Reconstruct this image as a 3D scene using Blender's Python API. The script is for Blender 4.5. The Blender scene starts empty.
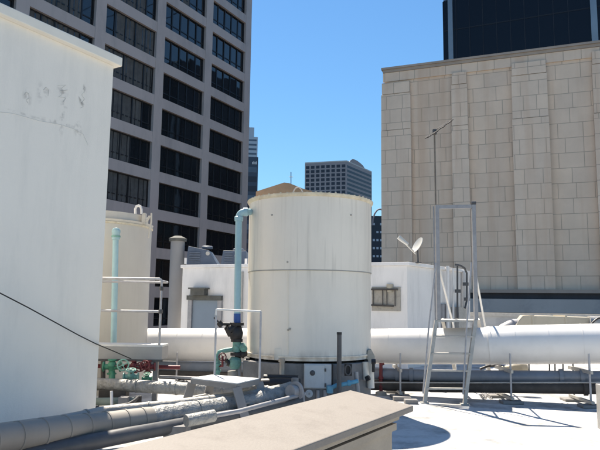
import bpy, math, random
from mathutils import Vector, Matrix
random.seed(7)
C = bpy.context.scene.collection
sc = bpy.context.scene
R = math.radians

# ------------------------------------------------------------------ camera
FPX = 620.0                      # focal length in photo pixels (600 wide)
EYE = Vector((0, 0, 1.5))
PITCH = math.atan(0.1274); ROLL = R(0.7)
f_ = Vector((0, math.cos(PITCH), math.sin(PITCH)))
r0 = Vector((1, 0, 0)); u0 = Vector((0, -math.sin(PITCH), math.cos(PITCH)))
r_ = r0*math.cos(ROLL) + u0*math.sin(ROLL)
u_ = u0*math.cos(ROLL) - r0*math.sin(ROLL)
cd = bpy.data.cameras.new('camera'); cam = bpy.data.objects.new('camera', cd); C.objects.link(cam)
cd.sensor_fit = 'HORIZONTAL'; cd.sensor_width = 36; cd.lens = 36*FPX/600
cd.clip_start = 0.05; cd.clip_end = 6000
m = Matrix((( r_.x, u_.x, -f_.x), (r_.y, u_.y, -f_.y), (r_.z, u_.z, -f_.z))).to_4x4()
cam.matrix_world = Matrix.Translation(EYE) @ m
sc.camera = cam

# ------------------------------------------------------------------ sky, sun, exposure
SUNV = Vector((-0.225, 0.60, 1.0)).normalized()     # towards the sun
elev = math.asin(SUNV.z); azim = math.atan2(SUNV.x, SUNV.y)
w = bpy.data.worlds.new('World'); sc.world = w; w.use_nodes = True
nt = w.node_tree; nt.nodes.clear()
sky = nt.nodes.new('ShaderNodeTexSky'); sky.sky_type = 'NISHITA'; sky.sun_disc = False
sky.sun_elevation = elev; sky.sun_rotation = azim
sky.altitude = 0; sky.air_density = 1.5; sky.dust_density = 0.0; sky.ozone_density = 10
bg = nt.nodes.new('ShaderNodeBackground'); bg.inputs[1].default_value = 0.061
wo = nt.nodes.new('ShaderNodeOutputWorld')
tint = nt.nodes.new('ShaderNodeMix'); tint.data_type = 'RGBA'; tint.blend_type = 'MULTIPLY'; tint.inputs[0].default_value = 1; tint.inputs[7].default_value = (.84, 1.0, 1.03, 1)
nt.links.new(sky.outputs[0], tint.inputs[6]); nt.links.new(tint.outputs[2], bg.inputs[0]); nt.links.new(bg.outputs[0], wo.inputs[0])
sd = bpy.data.lights.new('sun', 'SUN'); sd.energy = 5.0; sd.angle = R(0.53); sd.color = (1.0, 0.91, 0.77)
so = bpy.data.objects.new('sun', sd); C.objects.link(so); so.location = (-20, 50, 90)
so.rotation_euler = SUNV.to_track_quat('Z', 'Y').to_euler()
sc.view_settings.view_transform = 'Standard'; sc.view_settings.look = 'None'
sc.view_settings.exposure = 1.1; sc.view_settings.gamma = 1; sc.view_settings.use_curve_mapping = False

# ------------------------------------------------------------------ pixel -> world
def ray(px, py):
    return (f_*FPX + r_*(px-300) - u_*(py-225))
def P(px, py, d):                 # the point seen at that pixel whose forward distance (world Y) is d
    v = ray(px, py); return EYE + v*(d/v.y)
def G(px, py, z=0.0):
    v = ray(px, py); return EYE + v*((z-EYE.z)/v.z)
def Zat(px, py, d): return P(px, py, d).z

def wmat(o):
    m = o.matrix_basis.copy()
    while o.parent is not None: o = o.parent; m = o.matrix_basis @ m
    return m
# ------------------------------------------------------------------ mesh builder
class MB:
    def __init__(s): s.v = []; s.f = []; s.sm = []; s.mi = []
    def add(s, vs, fs, smooth=False, mi=0):
        o = len(s.v); s.v += [Vector(v) for v in vs]
        for f in fs: s.f.append([i+o for i in f]); s.sm.append(smooth); s.mi.append(mi)
        return s
    def box(s, a, b, M=None, mi=0):
        x0,y0,z0 = a; x1,y1,z1 = b
        vs = [Vector(p) for p in ((x0,y0,z0),(x1,y0,z0),(x1,y1,z0),(x0,y1,z0),(x0,y0,z1),(x1,y0,z1),(x1,y1,z1),(x0,y1,z1))]
        if M is not None: vs = [M @ v for v in vs]
        return s.add(vs, [(0,3,2,1),(4,5,6,7),(0,1,5,4),(1,2,6,5),(2,3,7,6),(3,0,4,7)], mi=mi)
    def prism(s, poly, z0, z1, mi=0):        # poly: list of (x,y), ccw
        n = len(poly)
        vs = [(x,y,z0) for x,y in poly] + [(x,y,z1) for x,y in poly]
        fs = [tuple(range(n-1,-1,-1)), tuple(range(n,2*n))] + [(i,(i+1)%n,n+(i+1)%n,n+i) for i in range(n)]
        return s.add(vs, fs, mi=mi)
    def tube(s, path, rad, seg=16, caps=True, wob=0, mi=0):
        path = [Vector(p) for p in path]; n = len(path)
        rr = rad if isinstance(rad, (list, tuple)) else [rad]*n
        vs = []; ref = None
        for i, p in enumerate(path):
            t = ((path[min(i+1,n-1)]-p).normalized() + (p-path[max(i-1,0)]).normalized()).normalized()
            if ref is None:
                ref = Vector((0,0,1)) if abs(t.z) < .9 else Vector((1,0,0))
            a = ref - t*ref.dot(t)
            a.normalize(); ref = a; b = t.cross(a)
            for k in range(seg):
                an = 2*math.pi*k/seg
                q = rr[i]*(1 + (random.uniform(-wob, wob) if wob else 0))
                vs.append(p + a*math.cos(an)*q + b*math.sin(an)*q)
        fs = []
        for i in range(n-1):
            for k in range(seg):
                k2 = (k+1) % seg
                fs.append((i*seg+k, i*seg+k2, (i+1)*seg+k2, (i+1)*seg+k))
        s.add(vs, fs, True, mi)
        if caps:
            o = len(s.v) - n*seg
            s.f.append([o+k for k in range(seg)][::-1]); s.sm.append(False); s.mi.append(mi)
            s.f.append([o+(n-1)*seg+k for k in range(seg)]); s.sm.append(False); s.mi.append(mi)
        return s
    def bar(s, a, b, wdt, dep=None, up=Vector((0,0,1)), mi=0):   # rectangular bar
        a = Vector(a); b = Vector(b); dep = dep or wdt
        t = (b-a).normalized()
        if abs(t.dot(up)) > .99: up = Vector((0,1,0))
        x = t.cross(up).normalized(); y = x.cross(t)
        vs = []
        for p in (a, b):
            for sx, sy in ((-1,-1),(1,-1),(1,1),(-1,1)):
                vs.append(p + x*sx*wdt/2 + y*sy*dep/2)
        return s.add(vs, [(0,1,2,3),(7,6,5,4),(0,4,5,1),(1,5,6,2),(2,6,7,3),(3,7,4,0)], mi=mi)
    def lathe(s, prof, c, seg=48, axis=None, mi=0, smooth=True):  # prof (r,h) along axis
        c = Vector(c); ax = (axis or Vector((0,0,1))).normalized()
        a = (Vector((1,0,0)) if abs(ax.x) < .9 else Vector((0,1,0))); a = (a - ax*a.dot(ax)).normalized(); b = ax.cross(a)
        vs = []; n = len(prof)
        for r, h in prof:
            for k in range(seg):
                an = 2*math.pi*k/seg; vs.append(c + ax*h + (a*math.cos(an)+b*math.sin(an))*max(r,1e-4))
        fs = [(i*seg+k, i*seg+(k+1)%seg, (i+1)*seg+(k+1)%seg, (i+1)*seg+k) for i in range(n-1) for k in range(seg)]
        return s.add(vs, fs, smooth, mi)
    def build(s, name, mats, parent=None, bevel=0, M=None, sharp=35):
        me = bpy.data.meshes.new(name)
        vs = s.v if M is None else [M @ v for v in s.v]
        par_inv = None
        if parent is not None: par_inv = wmat(parent).inverted(); vs = [par_inv @ v for v in vs]
        me.from_pydata([tuple(v) for v in vs], [], s.f)
        me.polygons.foreach_set('use_smooth', s.sm); me.polygons.foreach_set('material_index', s.mi)
        for mm in (mats if isinstance(mats, (list, tuple)) else [mats]): me.materials.append(mm)
        me.update()
        if any(s.sm): me.set_sharp_from_angle(angle=R(sharp))
        o = bpy.data.objects.new(name, me); C.objects.link(o)
        if parent is not None: o.parent = parent
        if bevel:
            b = o.modifiers.new('bevel', 'BEVEL'); b.width = bevel; b.segments = 2; b.limit_method = 'ANGLE'
        return o

def thing(name, label, cat, loc=(0,0,0), rotz=0, group=None):
    o = bpy.data.objects.new(name, None); C.objects.link(o)
    o.empty_display_size = .2
    o.matrix_basis = Matrix.Translation(Vector(loc)) @ Matrix.Rotation(rotz, 4, 'Z')
    o['label'] = label; o['category'] = cat
    if group: o['group'] = group
    return o
def tag(o, label, cat, group=None):
    o['label'] = label; o['category'] = cat
    if group: o['group'] = group
    return o
def frame(org, xdir):            # local frame: x along xdir (horizontal), z up, y = z cross x (behind)
    x = Vector((xdir[0], xdir[1], 0)).normalized(); z = Vector((0,0,1)); y = z.cross(x)
    M = Matrix((x, y, z)).transposed().to_4x4(); M.translation = Vector(org); return M

# ------------------------------------------------------------------ materials
def mat(name, col, rough=.7, var=.12, scale=3.0, bump=.0, bscale=40, metal=0, spec=.5, dirt=None, dirt_amt=0, streak=0, col2=None, coat=0, dscale=1.2):
    m = bpy.data.materials.new(name); m.use_nodes = True; n = m.node_tree.nodes; l = m.node_tree.links
    b = n['Principled BSDF']; b.inputs['Roughness'].default_value = rough; b.inputs['Metallic'].default_value = metal
    b.inputs['Specular IOR Level'].default_value = spec; b.inputs['Coat Weight'].default_value = coat
    tc = n.new('ShaderNodeTexCoord'); ns = n.new('ShaderNodeTexNoise'); ns.inputs['Scale'].default_value = scale
    ns.inputs['Detail'].default_value = 6; ns.inputs['Roughness'].default_value = .62
    l.new(tc.outputs['Object'], ns.inputs['Vector'])
    mx = n.new('ShaderNodeMix'); mx.data_type = 'RGBA'
    c1 = [max(0, c*(1-var)) for c in col]; c2 = col2 or [min(1, c*(1+var)) for c in col]
    mx.inputs[6].default_value = (*c1, 1); mx.inputs[7].default_value = (*c2, 1)
    mr = n.new('ShaderNodeMapRange'); mr.inputs[1].default_value = .3; mr.inputs[2].default_value = .7
    l.new(ns.outputs[0], mr.inputs[0]); l.new(mr.outputs[0], mx.inputs[0])
    out = mx.outputs[2]
    if dirt:
        mp = n.new('ShaderNodeMapping'); l.new(tc.outputs['Object'], mp.inputs[0])
        if streak: mp.inputs['Scale'].default_value = (1, 1, 1.0/streak)
        n2 = n.new('ShaderNodeTexNoise'); n2.inputs['Scale'].default_value = dscale*(streak if streak else 1); n2.inputs['Detail'].default_value = 8; n2.inputs['Roughness'].default_value = .7
        l.new(mp.outputs[0], n2.inputs['Vector'])
        m2 = n.new('ShaderNodeMapRange'); m2.inputs[1].default_value = .48; m2.inputs[2].default_value = .78; m2.inputs[4].default_value = dirt_amt
        l.new(n2.outputs[0], m2.inputs[0])
        mm = n.new('ShaderNodeMix'); mm.data_type = 'RGBA'; l.new(m2.outputs[0], mm.inputs[0]); l.new(out, mm.inputs[6]); mm.inputs[7].default_value = (*dirt, 1)
        out = mm.outputs[2]
    l.new(out, b.inputs['Base Color'])
    # roughness variation
    rm = n.new('ShaderNodeMapRange'); rm.inputs[3].default_value = max(0, rough-.08); rm.inputs[4].default_value = min(1, rough+.1)
    l.new(ns.outputs[0], rm.inputs[0]); l.new(rm.outputs[0], b.inputs['Roughness'])
    if bump:
        n3 = n.new('ShaderNodeTexNoise'); n3.inputs['Scale'].default_value = bscale; n3.inputs['Detail'].default_value = 5
        l.new(tc.outputs['Object'], n3.inputs['Vector'])
        bp = n.new('ShaderNodeBump'); bp.inputs['Strength'].default_value = bump; bp.inputs['Distance'].default_value = .02
        l.new(n3.outputs[0], bp.inputs['Height']); l.new(bp.outputs[0], b.inputs['Normal'])
    return m

def stone_mat(name, col, bw, bh, offs=(0,0)):
    m = bpy.data.materials.new(name); m.use_nodes = True; n = m.node_tree.nodes; l = m.node_tree.links
    b = n['Principled BSDF']; b.inputs['Roughness'].default_value = .85
    tc = n.new('ShaderNodeTexCoord'); sp = n.new('ShaderNodeSeparateXYZ'); cb = n.new('ShaderNodeCombineXYZ')
    l.new(tc.outputs['Object'], sp.inputs[0])
    ad = n.new('ShaderNodeMath'); ad.operation = 'ADD'; l.new(sp.outputs[0], ad.inputs[0]); l.new(sp.outputs[1], ad.inputs[1])
    l.new(ad.outputs[0], cb.inputs[0]); l.new(sp.outputs[2], cb.inputs[1])
    mp = n.new('ShaderNodeMapping'); mp.inputs['Location'].default_value = (offs[0], offs[1], 0); l.new(cb.outputs[0], mp.inputs[0])
    br = n.new('ShaderNodeTexBrick'); br.inputs['Scale'].default_value = 1; br.inputs['Brick Width'].default_value = bw; br.inputs['Row Height'].default_value = bh
    br.inputs['Mortar Size'].default_value = .017; br.inputs['Mortar Smooth'].default_value = .3; br.inputs['Bias'].default_value = 0
    br.offset = .5; br.squash = .72; br.squash_frequency = 3
    br.inputs['Color1'].default_value = (*[c*.97 for c in col], 1); br.inputs['Color2'].default_value = (col[0]*1.05, col[1]*1.04, col[2]*1.02, 1)
    br.inputs['Mortar'].default_value = (*[c*.64 for c in col], 1)
    l.new(mp.outputs[0], br.inputs['Vector'])
    ns = n.new('ShaderNodeTexNoise'); ns.inputs['Scale'].default_value = .6; ns.inputs['Detail'].default_value = 8; ns.inputs['Roughness'].default_value = .68
    l.new(tc.outputs['Object'], ns.inputs['Vector'])
    mr = n.new('ShaderNodeMapRange'); mr.inputs[1].default_value = .3; mr.inputs[2].default_value = .7; mr.inputs[3].default_value = .91; mr.inputs[4].default_value = 1.08
    l.new(ns.outputs[0], mr.inputs[0])
    mu = n.new('ShaderNodeMix'); mu.data_type = 'RGBA'; mu.blend_type = 'MULTIPLY'; mu.inputs[0].default_value = 1
    l.new(br.outputs[0], mu.inputs[6]); l.new(mr.outputs[0], mu.inputs[7])
    # rusty brown vertical stains
    m3 = n.new('ShaderNodeMapping'); m3.inputs['Scale'].default_value = (1.6, 1.6, .09); l.new(tc.outputs['Object'], m3.inputs[0])
    n3 = n.new('ShaderNodeTexNoise'); n3.inputs['Scale'].default_value = 1.0; n3.inputs['Detail'].default_value = 5; l.new(m3.outputs[0], n3.inputs['Vector'])
    r3 = n.new('ShaderNodeMapRange'); r3.inputs[1].default_value = .5; r3.inputs[2].default_value = .75; r3.inputs[4].default_value = .55; l.new(n3.outputs[0], r3.inputs[0])
    m4 = n.new('ShaderNodeMix'); m4.data_type = 'RGBA'; l.new(r3.outputs[0], m4.inputs[0]); l.new(mu.outputs[2], m4.inputs[6]); m4.inputs[7].default_value = (col[0]*.8, col[1]*.66, col[2]*.55, 1)
    l.new(m4.outputs[2], b.inputs['Base Color'])
    bp = n.new('ShaderNodeBump'); bp.inputs['Strength'].default_value = .5; bp.inputs['Distance'].default_value = .02; bp.invert = True
    l.new(br.outputs['Fac'], bp.inputs['Height']); l.new(bp.outputs[0], b.inputs['Normal'])
    return m

def glass_mat(name, col, rough=.04, metal=0.0, spec=.5, warp=.0):
    m = bpy.data.materials.new(name); m.use_nodes = True; n = m.node_tree.nodes; l = m.node_tree.links
    b = n['Principled BSDF']; b.inputs['Base Color'].default_value = (*col, 1); b.inputs['Roughness'].default_value = rough
    b.inputs['Metallic'].default_value = metal; b.inputs['Specular IOR Level'].default_value = spec
    if warp:
        tc = n.new('ShaderNodeTexCoord'); ns = n.new('ShaderNodeTexNoise'); ns.inputs['Scale'].default_value = .35; l.new(tc.outputs['Object'], ns.inputs['Vector'])
        bp = n.new('ShaderNodeBump'); bp.inputs['Strength'].default_value = warp; bp.inputs['Distance'].default_value = .3
        l.new(ns.outputs[0], bp.inputs['Height']); l.new(bp.outputs[0], b.inputs['Normal'])
    return m

def roof_mat():
    m = mat('white_roof_coating', (.53,.525,.52), .75, .07, .8, bump=.35, bscale=9, dirt=(.17,.165,.16), dirt_amt=.95, dscale=1.3)
    return m

M_roof = roof_mat()
for n_ in M_roof.node_tree.nodes:
    if n_.type == 'MAP_RANGE' and abs(n_.inputs[2].default_value-.78) < .01: n_.inputs[1].default_value = .45; n_.inputs[2].default_value = .68
M_wall = mat('white_painted_stucco', (.90,.85,.765), .8, .025, .7, bump=.12, bscale=60, dirt=(.47,.47,.44), dirt_amt=.22, streak=6, dscale=.5)
M_wall2 = mat('white_box_stucco', (.82,.79,.76), .8, .04, 1.0, bump=.15, bscale=40, dirt=(.42,.41,.39), dirt_amt=.45, streak=5, dscale=.5)
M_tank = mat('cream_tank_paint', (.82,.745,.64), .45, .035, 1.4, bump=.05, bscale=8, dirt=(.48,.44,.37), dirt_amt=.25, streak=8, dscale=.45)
M_rim = mat('yellowed_tank_rim', (.66,.59,.45), .6, .15, 9, dirt=(.35,.24,.13), dirt_amt=.7, dscale=6)
M_teal = mat('pale_teal_pipe_paint', (.33,.51,.56), .45, .1, 4, dirt=(.18,.24,.25), dirt_amt=.4, streak=4)
M_teal2 = mat('green_valve_paint', (.17,.36,.31), .5, .2, 15, dirt=(.07,.09,.08), dirt_amt=.8, dscale=14)
M_green = mat('bright_green_valve_paint', (.06,.24,.15), .6, .2, 20, dirt=(.03,.05,.04), dirt_amt=.7, dscale=14)
M_red = mat('dull_red_valve_paint', (.16,.022,.028), .5, .25, 20, dirt=(.05,.02,.02), dirt_amt=.6, dscale=14)
M_black = mat('black_cast_iron', (.016,.014,.016), .5, .3, 20)
M_blue = mat('blue_pipe_tape', (.02,.09,.33), .45, .2, 12)
M_blue2 = mat('light_blue_pipe', (.13,.36,.50), .45, .15, 12)
M_galv = mat('galvanised_steel', (.42,.405,.38), .5, .15, 12, metal=.25, bump=.03, bscale=60)
M_galvb = mat('bluish_galvanised_steel', (.32,.315,.325), .5, .15, 9, metal=.15)
M_rail = mat('grey_painted_rail', (.40,.40,.42), .5, .12, 10, dirt=(.12,.10,.09), dirt_amt=.5, dscale=8)
M_deck = mat('pale_platform_deck', (.66,.66,.65), .6, .08, 6, dirt=(.35,.33,.3), dirt_amt=.4, dscale=4)
M_fasc = mat('grey_platform_fascia', (.33,.33,.33), .6, .08, 4)
M_step = mat('grey_step_paint', (.25,.24,.235), .55, .12, 6)
M_pipe = mat('white_pipe_jacket', (.76,.74,.72), .42, .04, 1.5, metal=.0, bump=.06, bscale=4, dirt=(.47,.47,.44), dirt_amt=.35, streak=0, dscale=1.1)
M_pband = mat('grey_jacket_band', (.52,.54,.56), .35, .08, 4, metal=.4)
M_insul = mat('silvered_insulation_jacket', (.36,.335,.30), .5, .16, 5, metal=.15, bump=.45, bscale=16, dirt=(.14,.13,.12), dirt_amt=.8, dscale=4)
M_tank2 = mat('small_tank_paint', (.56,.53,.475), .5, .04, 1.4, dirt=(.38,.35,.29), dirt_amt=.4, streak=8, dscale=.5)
M_insul2 = mat('crumpled_foil_insulation', (.30,.295,.28), .5, .22, 9, metal=.1, bump=1.0, bscale=26, dirt=(.09,.085,.075), dirt_amt=.85, dscale=7)
M_dkins = mat('grey_metal_pipe_jacket', (.29,.26,.225), .6, .12, 3, metal=.0, bump=.06, bscale=6, dirt=(.2,.2,.19), dirt_amt=.5, dscale=3)
M_bpipe = mat('blue_grey_pipe', (.15,.18,.23), .45, .15, 3, dirt=(.3,.29,.27), dirt_amt=.5, dscale=2)
M_brown = mat('dark_brown_pipe', (.06,.052,.047), .7, .3, 4, dirt=(.13,.12,.11), dirt_amt=.6, dscale=3)
M_conc = mat('grey_concrete', (.24,.23,.225), .85, .15, 4, bump=.3, bscale=30, dirt=(.10,.09,.085), dirt_amt=.7, dscale=2.5)
M_cap = mat('beige_coping_paint', (.24,.212,.186), .7, .035, 2.5, bump=.12, bscale=70, dirt=(.13,.11,.095), dirt_amt=.5, dscale=5)
M_capw = mat('beige_low_wall_paint', (.36,.31,.25), .8, .1, 3, bump=.2, bscale=40, dirt=(.15,.13,.11), dirt_amt=.5)
M_box = mat('light_grey_enclosure', (.52,.55,.57), .45, .05, 4, dirt=(.28,.28,.28), dirt_amt=.4, dscale=5)
M_dark = mat('gap_shade_and_plate', (.02,.02,.022), .6, .1, 5)
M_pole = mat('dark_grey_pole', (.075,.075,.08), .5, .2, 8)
M_conc2 = mat('office_precast_concrete', (.47,.43,.42), .8, .07, .12, dirt=(.25,.24,.25), dirt_amt=.6, streak=3, dscale=.15)
M_frame = mat('black_window_frame', (.012,.013,.016), .4, .1, 1)
M_glass = glass_mat('dark_window_glass', (.012,.014,.017), .03, 0, 1.0, .05)
M_gtower = glass_mat('black_tower_glass', (.006,.007,.012), .12, 0, .35, .05)
M_curt = mat('pale_window_curtain', (.085,.09,.092), .9, .25, 1.5)
M_stone = stone_mat('beige_stone_blocks', (.74,.60,.48), 1.12, .737)
M_stonep = stone_mat('beige_pilaster_blocks', (.76,.62,.50), .84, .737, (.1, .0))
M_stcap = mat('stone_coping', (.40,.34,.29), .85, .15, 1)
M_ledge = mat('stone_ledge', (.34,.30,.27), .85, .1, 1)
M_clad = mat('blue_grey_cladding', (.37,.38,.39), .7, .1, .4, dirt=(.09,.11,.15), dirt_amt=.6, dscale=.6)
M_cladd = mat('ledge_shade_strip', (.035,.04,.055), .7, .3, 1)
M_fin = mat('pale_blue_fin', (.20,.30,.40), .4, .1, .3)
M_bldC = mat('grey_brown_office', (.36,.325,.335), .8, .08, .02)
M_bldB = mat('pale_banded_tower', (.55,.60,.66), .7, .05, .02)
M_bldB2 = mat('dark_blue_office', (.05,.07,.11), .35, .15, .02)
M_winC = mat('far_window_glass', (.02,.025,.045), .35, .2, .1)
M_winB = mat('far_window_band', (.11,.15,.2), .3, .2, .1)
M_brick = mat('orange_brick', (.62,.42,.26), .85, .15, .6)
M_brickr = mat('brick_roof_edge', (.5,.36,.25), .85, .15, .6)
M_ahu = mat('blue_grey_plant_metal', (.09,.115,.16), .5, .2, 1.2, dirt=(.16,.18,.2), dirt_amt=.4)
M_stack = mat('grey_vent_paint', (.27,.265,.265), .7, .08, 1.0)
M_asph = mat('street_asphalt', (.05,.05,.052), .9, .2, .05)
M_duct = mat('beige_duct_paint', (.47,.42,.33), .6, .08, 2, dirt=(.3,.26,.2), dirt_amt=.4)
M_dish = mat('grey_white_dish_paint', (.5,.5,.48), .4, .04, 5)
M_soot = mat('sooty_vent', (.10,.10,.09), .8, .3, 6)
M_door = mat('blue_grey_door_paint', (.20,.25,.31), .5, .06, 2)
M_rust = mat('rusty_plate', (.42,.39,.34), .8, .3, 8, dirt=(.10,.07,.05), dirt_amt=.8, dscale=8)
M_sign = mat('white_sign_letters', (.8,.8,.8), .5, .02, 1)
M_scuff = mat('scuff_grey', (.52,.50,.46), .9, .25, 30)
M_cable = mat('black_cable', (.02,.02,.02), .6, .1, 10)

# ================================================================== SETTING
def struct(name, mb, m, **k):
    o = mb.build(name, m, **k); o['kind'] = 'structure'; return o
g = MB(); g.add([(-3000,-3000,-30),(3000,-3000,-30),(3000,3000,-30),(-3000,3000,-30)], [(0,1,2,3)])
struct('street_ground', g, M_asph)
g = MB()
nx, ny = 60, 60        # the roof is a coated membrane, so very slightly uneven
X0, X1, Y0, Y1 = -14, 14, -6, 22
vs = []; fs = []
for j in range(ny+1):
    for i in range(nx+1):
        x = X0+(X1-X0)*i/nx; y = Y0+(Y1-Y0)*j/ny
        vs.append((x, y, .006*math.sin(x*1.7+y*.6)+.005*math.sin(y*2.3-x)+random.uniform(-.002,.002)))
for j in range(ny):
    for i in range(nx):
        a = j*(nx+1)+i; fs.append((a, a+1, a+nx+2, a+nx+1))
g.add(vs, fs, True)
struct('roof_deck', g, M_roof)
g = MB(); g.box((X0, Y0, -30), (X1, Y1, -.05)); struct('building_below', g, M_conc)

DIR1 = Vector((.60, 1.0, 0)).normalized()     # street grid of our roof (away and to the right)

# ------------------------------------------------------------------ white stair penthouse at left
cor = P(96, 400, 8.3); cor.z = 0
M = frame(cor, (-.60, -1.0, 0))              # local x runs back towards the camera along the visible face; local y = to the right?
# y axis = z cross x -> for x=(-.6,-1): y=(1,-.6)  => visible side is +y
ztop = Zat(116, 57, 8.3)
pent = thing('stair_penthouse', 'tall plain white stucco penthouse wall filling the left of the roof', 'building', cor)
g = MB(); g.box((0, -6.5, 0), (9.5, 0, ztop-.13), M); pw = g.build('wall', M_wall, pent)
g = MB(); g.box((-.085, -6.6, ztop-.128), (9.6, .085, ztop), M); g.build('coping', mat('pale_coping', (.84,.80,.71), .7, .03, 2, dirt=(.55,.56,.52), dirt_amt=.3), pent, bevel=.012)
# grime marks with a shape of their own, on the wall (photo: smudges around (50..85, 90..110) and a faint crack)
nt_ = M_wall.node_tree; n = nt_.nodes; l = nt_.links; bs = n['Principled BSDF']
src = bs.inputs['Base Color'].links[0].from_socket
geo = n.new('ShaderNodeNewGeometry')
def wall_hit(px, py):            # ray against the visible wall plane
    nrm = M.to_3x3() @ Vector((0,1,0)); v = ray(px, py); return EYE + v*((cor-EYE).dot(nrm)/v.dot(nrm))
last = src
for (px, py, sx, sz, amt) in ((27,98,.05,.13,.42),(40,92,.035,.14,.3),(47,93,.05,.07,.4),(62,92,.07,.07,.5),(65,104,.05,.06,.45),(84,90,.03,.08,1),(82,101,.035,.07,1),(80,96,.02,.06,.8),(62,118,.03,.3,.35),(78,130,.05,.12,.5),(60,123,.2,.03,.4),(30,116,.3,.02,.3)):
    c = wall_hit(px, py)
    sb = n.new('ShaderNodeVectorMath'); sb.operation = 'SUBTRACT'; l.new(geo.outputs['Position'], sb.inputs[0]); sb.inputs[1].default_value = c
    nz = n.new('ShaderNodeTexNoise'); nz.inputs['Scale'].default_value = 14; nz.inputs['Detail'].default_value = 6; l.new(geo.outputs['Position'], nz.inputs['Vector'])
    sv = n.new('ShaderNodeVectorMath'); sv.operation = 'MULTIPLY'; l.new(sb.outputs[0], sv.inputs[0]); sv.inputs[1].default_value = (1/sx*.7, 1/sx*.7, 1/sz)
    ln = n.new('ShaderNodeVectorMath'); ln.operation = 'LENGTH'; l.new(sv.outputs[0], ln.inputs[0])
    mr = n.new('ShaderNodeMapRange'); mr.inputs[1].default_value = 1.1; mr.inputs[2].default_value = .2; mr.inputs[4].default_value = 1; l.new(ln.outputs[1], mr.inputs[0])
    m2 = n.new('ShaderNodeMapRange'); m2.inputs[1].default_value = .46; m2.inputs[2].default_value = .62; m2.inputs[4].default_value = amt; l.new(nz.outputs[0], m2.inputs[0])
    mu = n.new('ShaderNodeMath'); mu.operation = 'MULTIPLY'; l.new(mr.outputs[0], mu.inputs[0]); l.new(m2.outputs[0], mu.inputs[1])
    mx = n.new('ShaderNodeMix'); mx.data_type = 'RGBA'; l.new(mu.outputs[0], mx.inputs[0]); l.new(last, mx.inputs[6]); mx.inputs[7].default_value = (.22,.20,.18,1)
    last = mx.outputs[2]
l.new(last, bs.inputs['Base Color'])
# scuffed scribbles left on the paint
nrm_w = M.to_3x3() @ Vector((0,1,0))
for pl_ in ([(24,95),(26,92),(29,94),(29,98),(26,100),(28,103)],[(44,90),(46,87),(49,90),(48,96)],[(58,86),(66,85),(62,88),(62,95),(58,97),(66,98),(63,102)],[(60,91),(67,90)],[(84,86),(86,90),(82,95),(85,99),(81,103),(83,107),(80,108)]):
    g = MB(); g.tube([wall_hit(a+random.uniform(-.6,.6), b)+nrm_w*.0005 for a, b in pl_], [random.uniform(.0015,.0045) for _ in pl_], 5); g.build('scuff_mark', M_scuff, pent)
# hairline crack
g = MB(); pts = []
for px, py in ((0,112),(13,113.5),(26,117),(40,121),(52,123),(62,125),(74,129),(83,134),(88,145)):
    q = wall_hit(px, py); pts.append(q + (M.to_3x3() @ Vector((0,1,0)))*.0015)
g.tube(pts, .0028, 6); g.build('crack_line', mat('crack_grey', (.6,.6,.58), .9, .1, 3), pent)

# ------------------------------------------------------------------ grey gridded office building with dark windows
KD = 27800.0
def bd(px): return KD/(640-px)
def bx(px): d = bd(px); return Vector(((px-300)/620*d, d, 0))
A = bx(0) ; B = bx(246.5)
dirB = (B-A).normalized()
MB_ = frame(B, (-dirB.x, -dirB.y, 0))     # local x from right corner back towards camera, +y is outward (to the right)
ob = thing('office_building', 'tall grey precast office block with rows of dark ribbon windows behind the white penthouse', 'building', B)
L = (B-A).length
tpos = lambda px: (bx(px)-B).length
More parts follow.
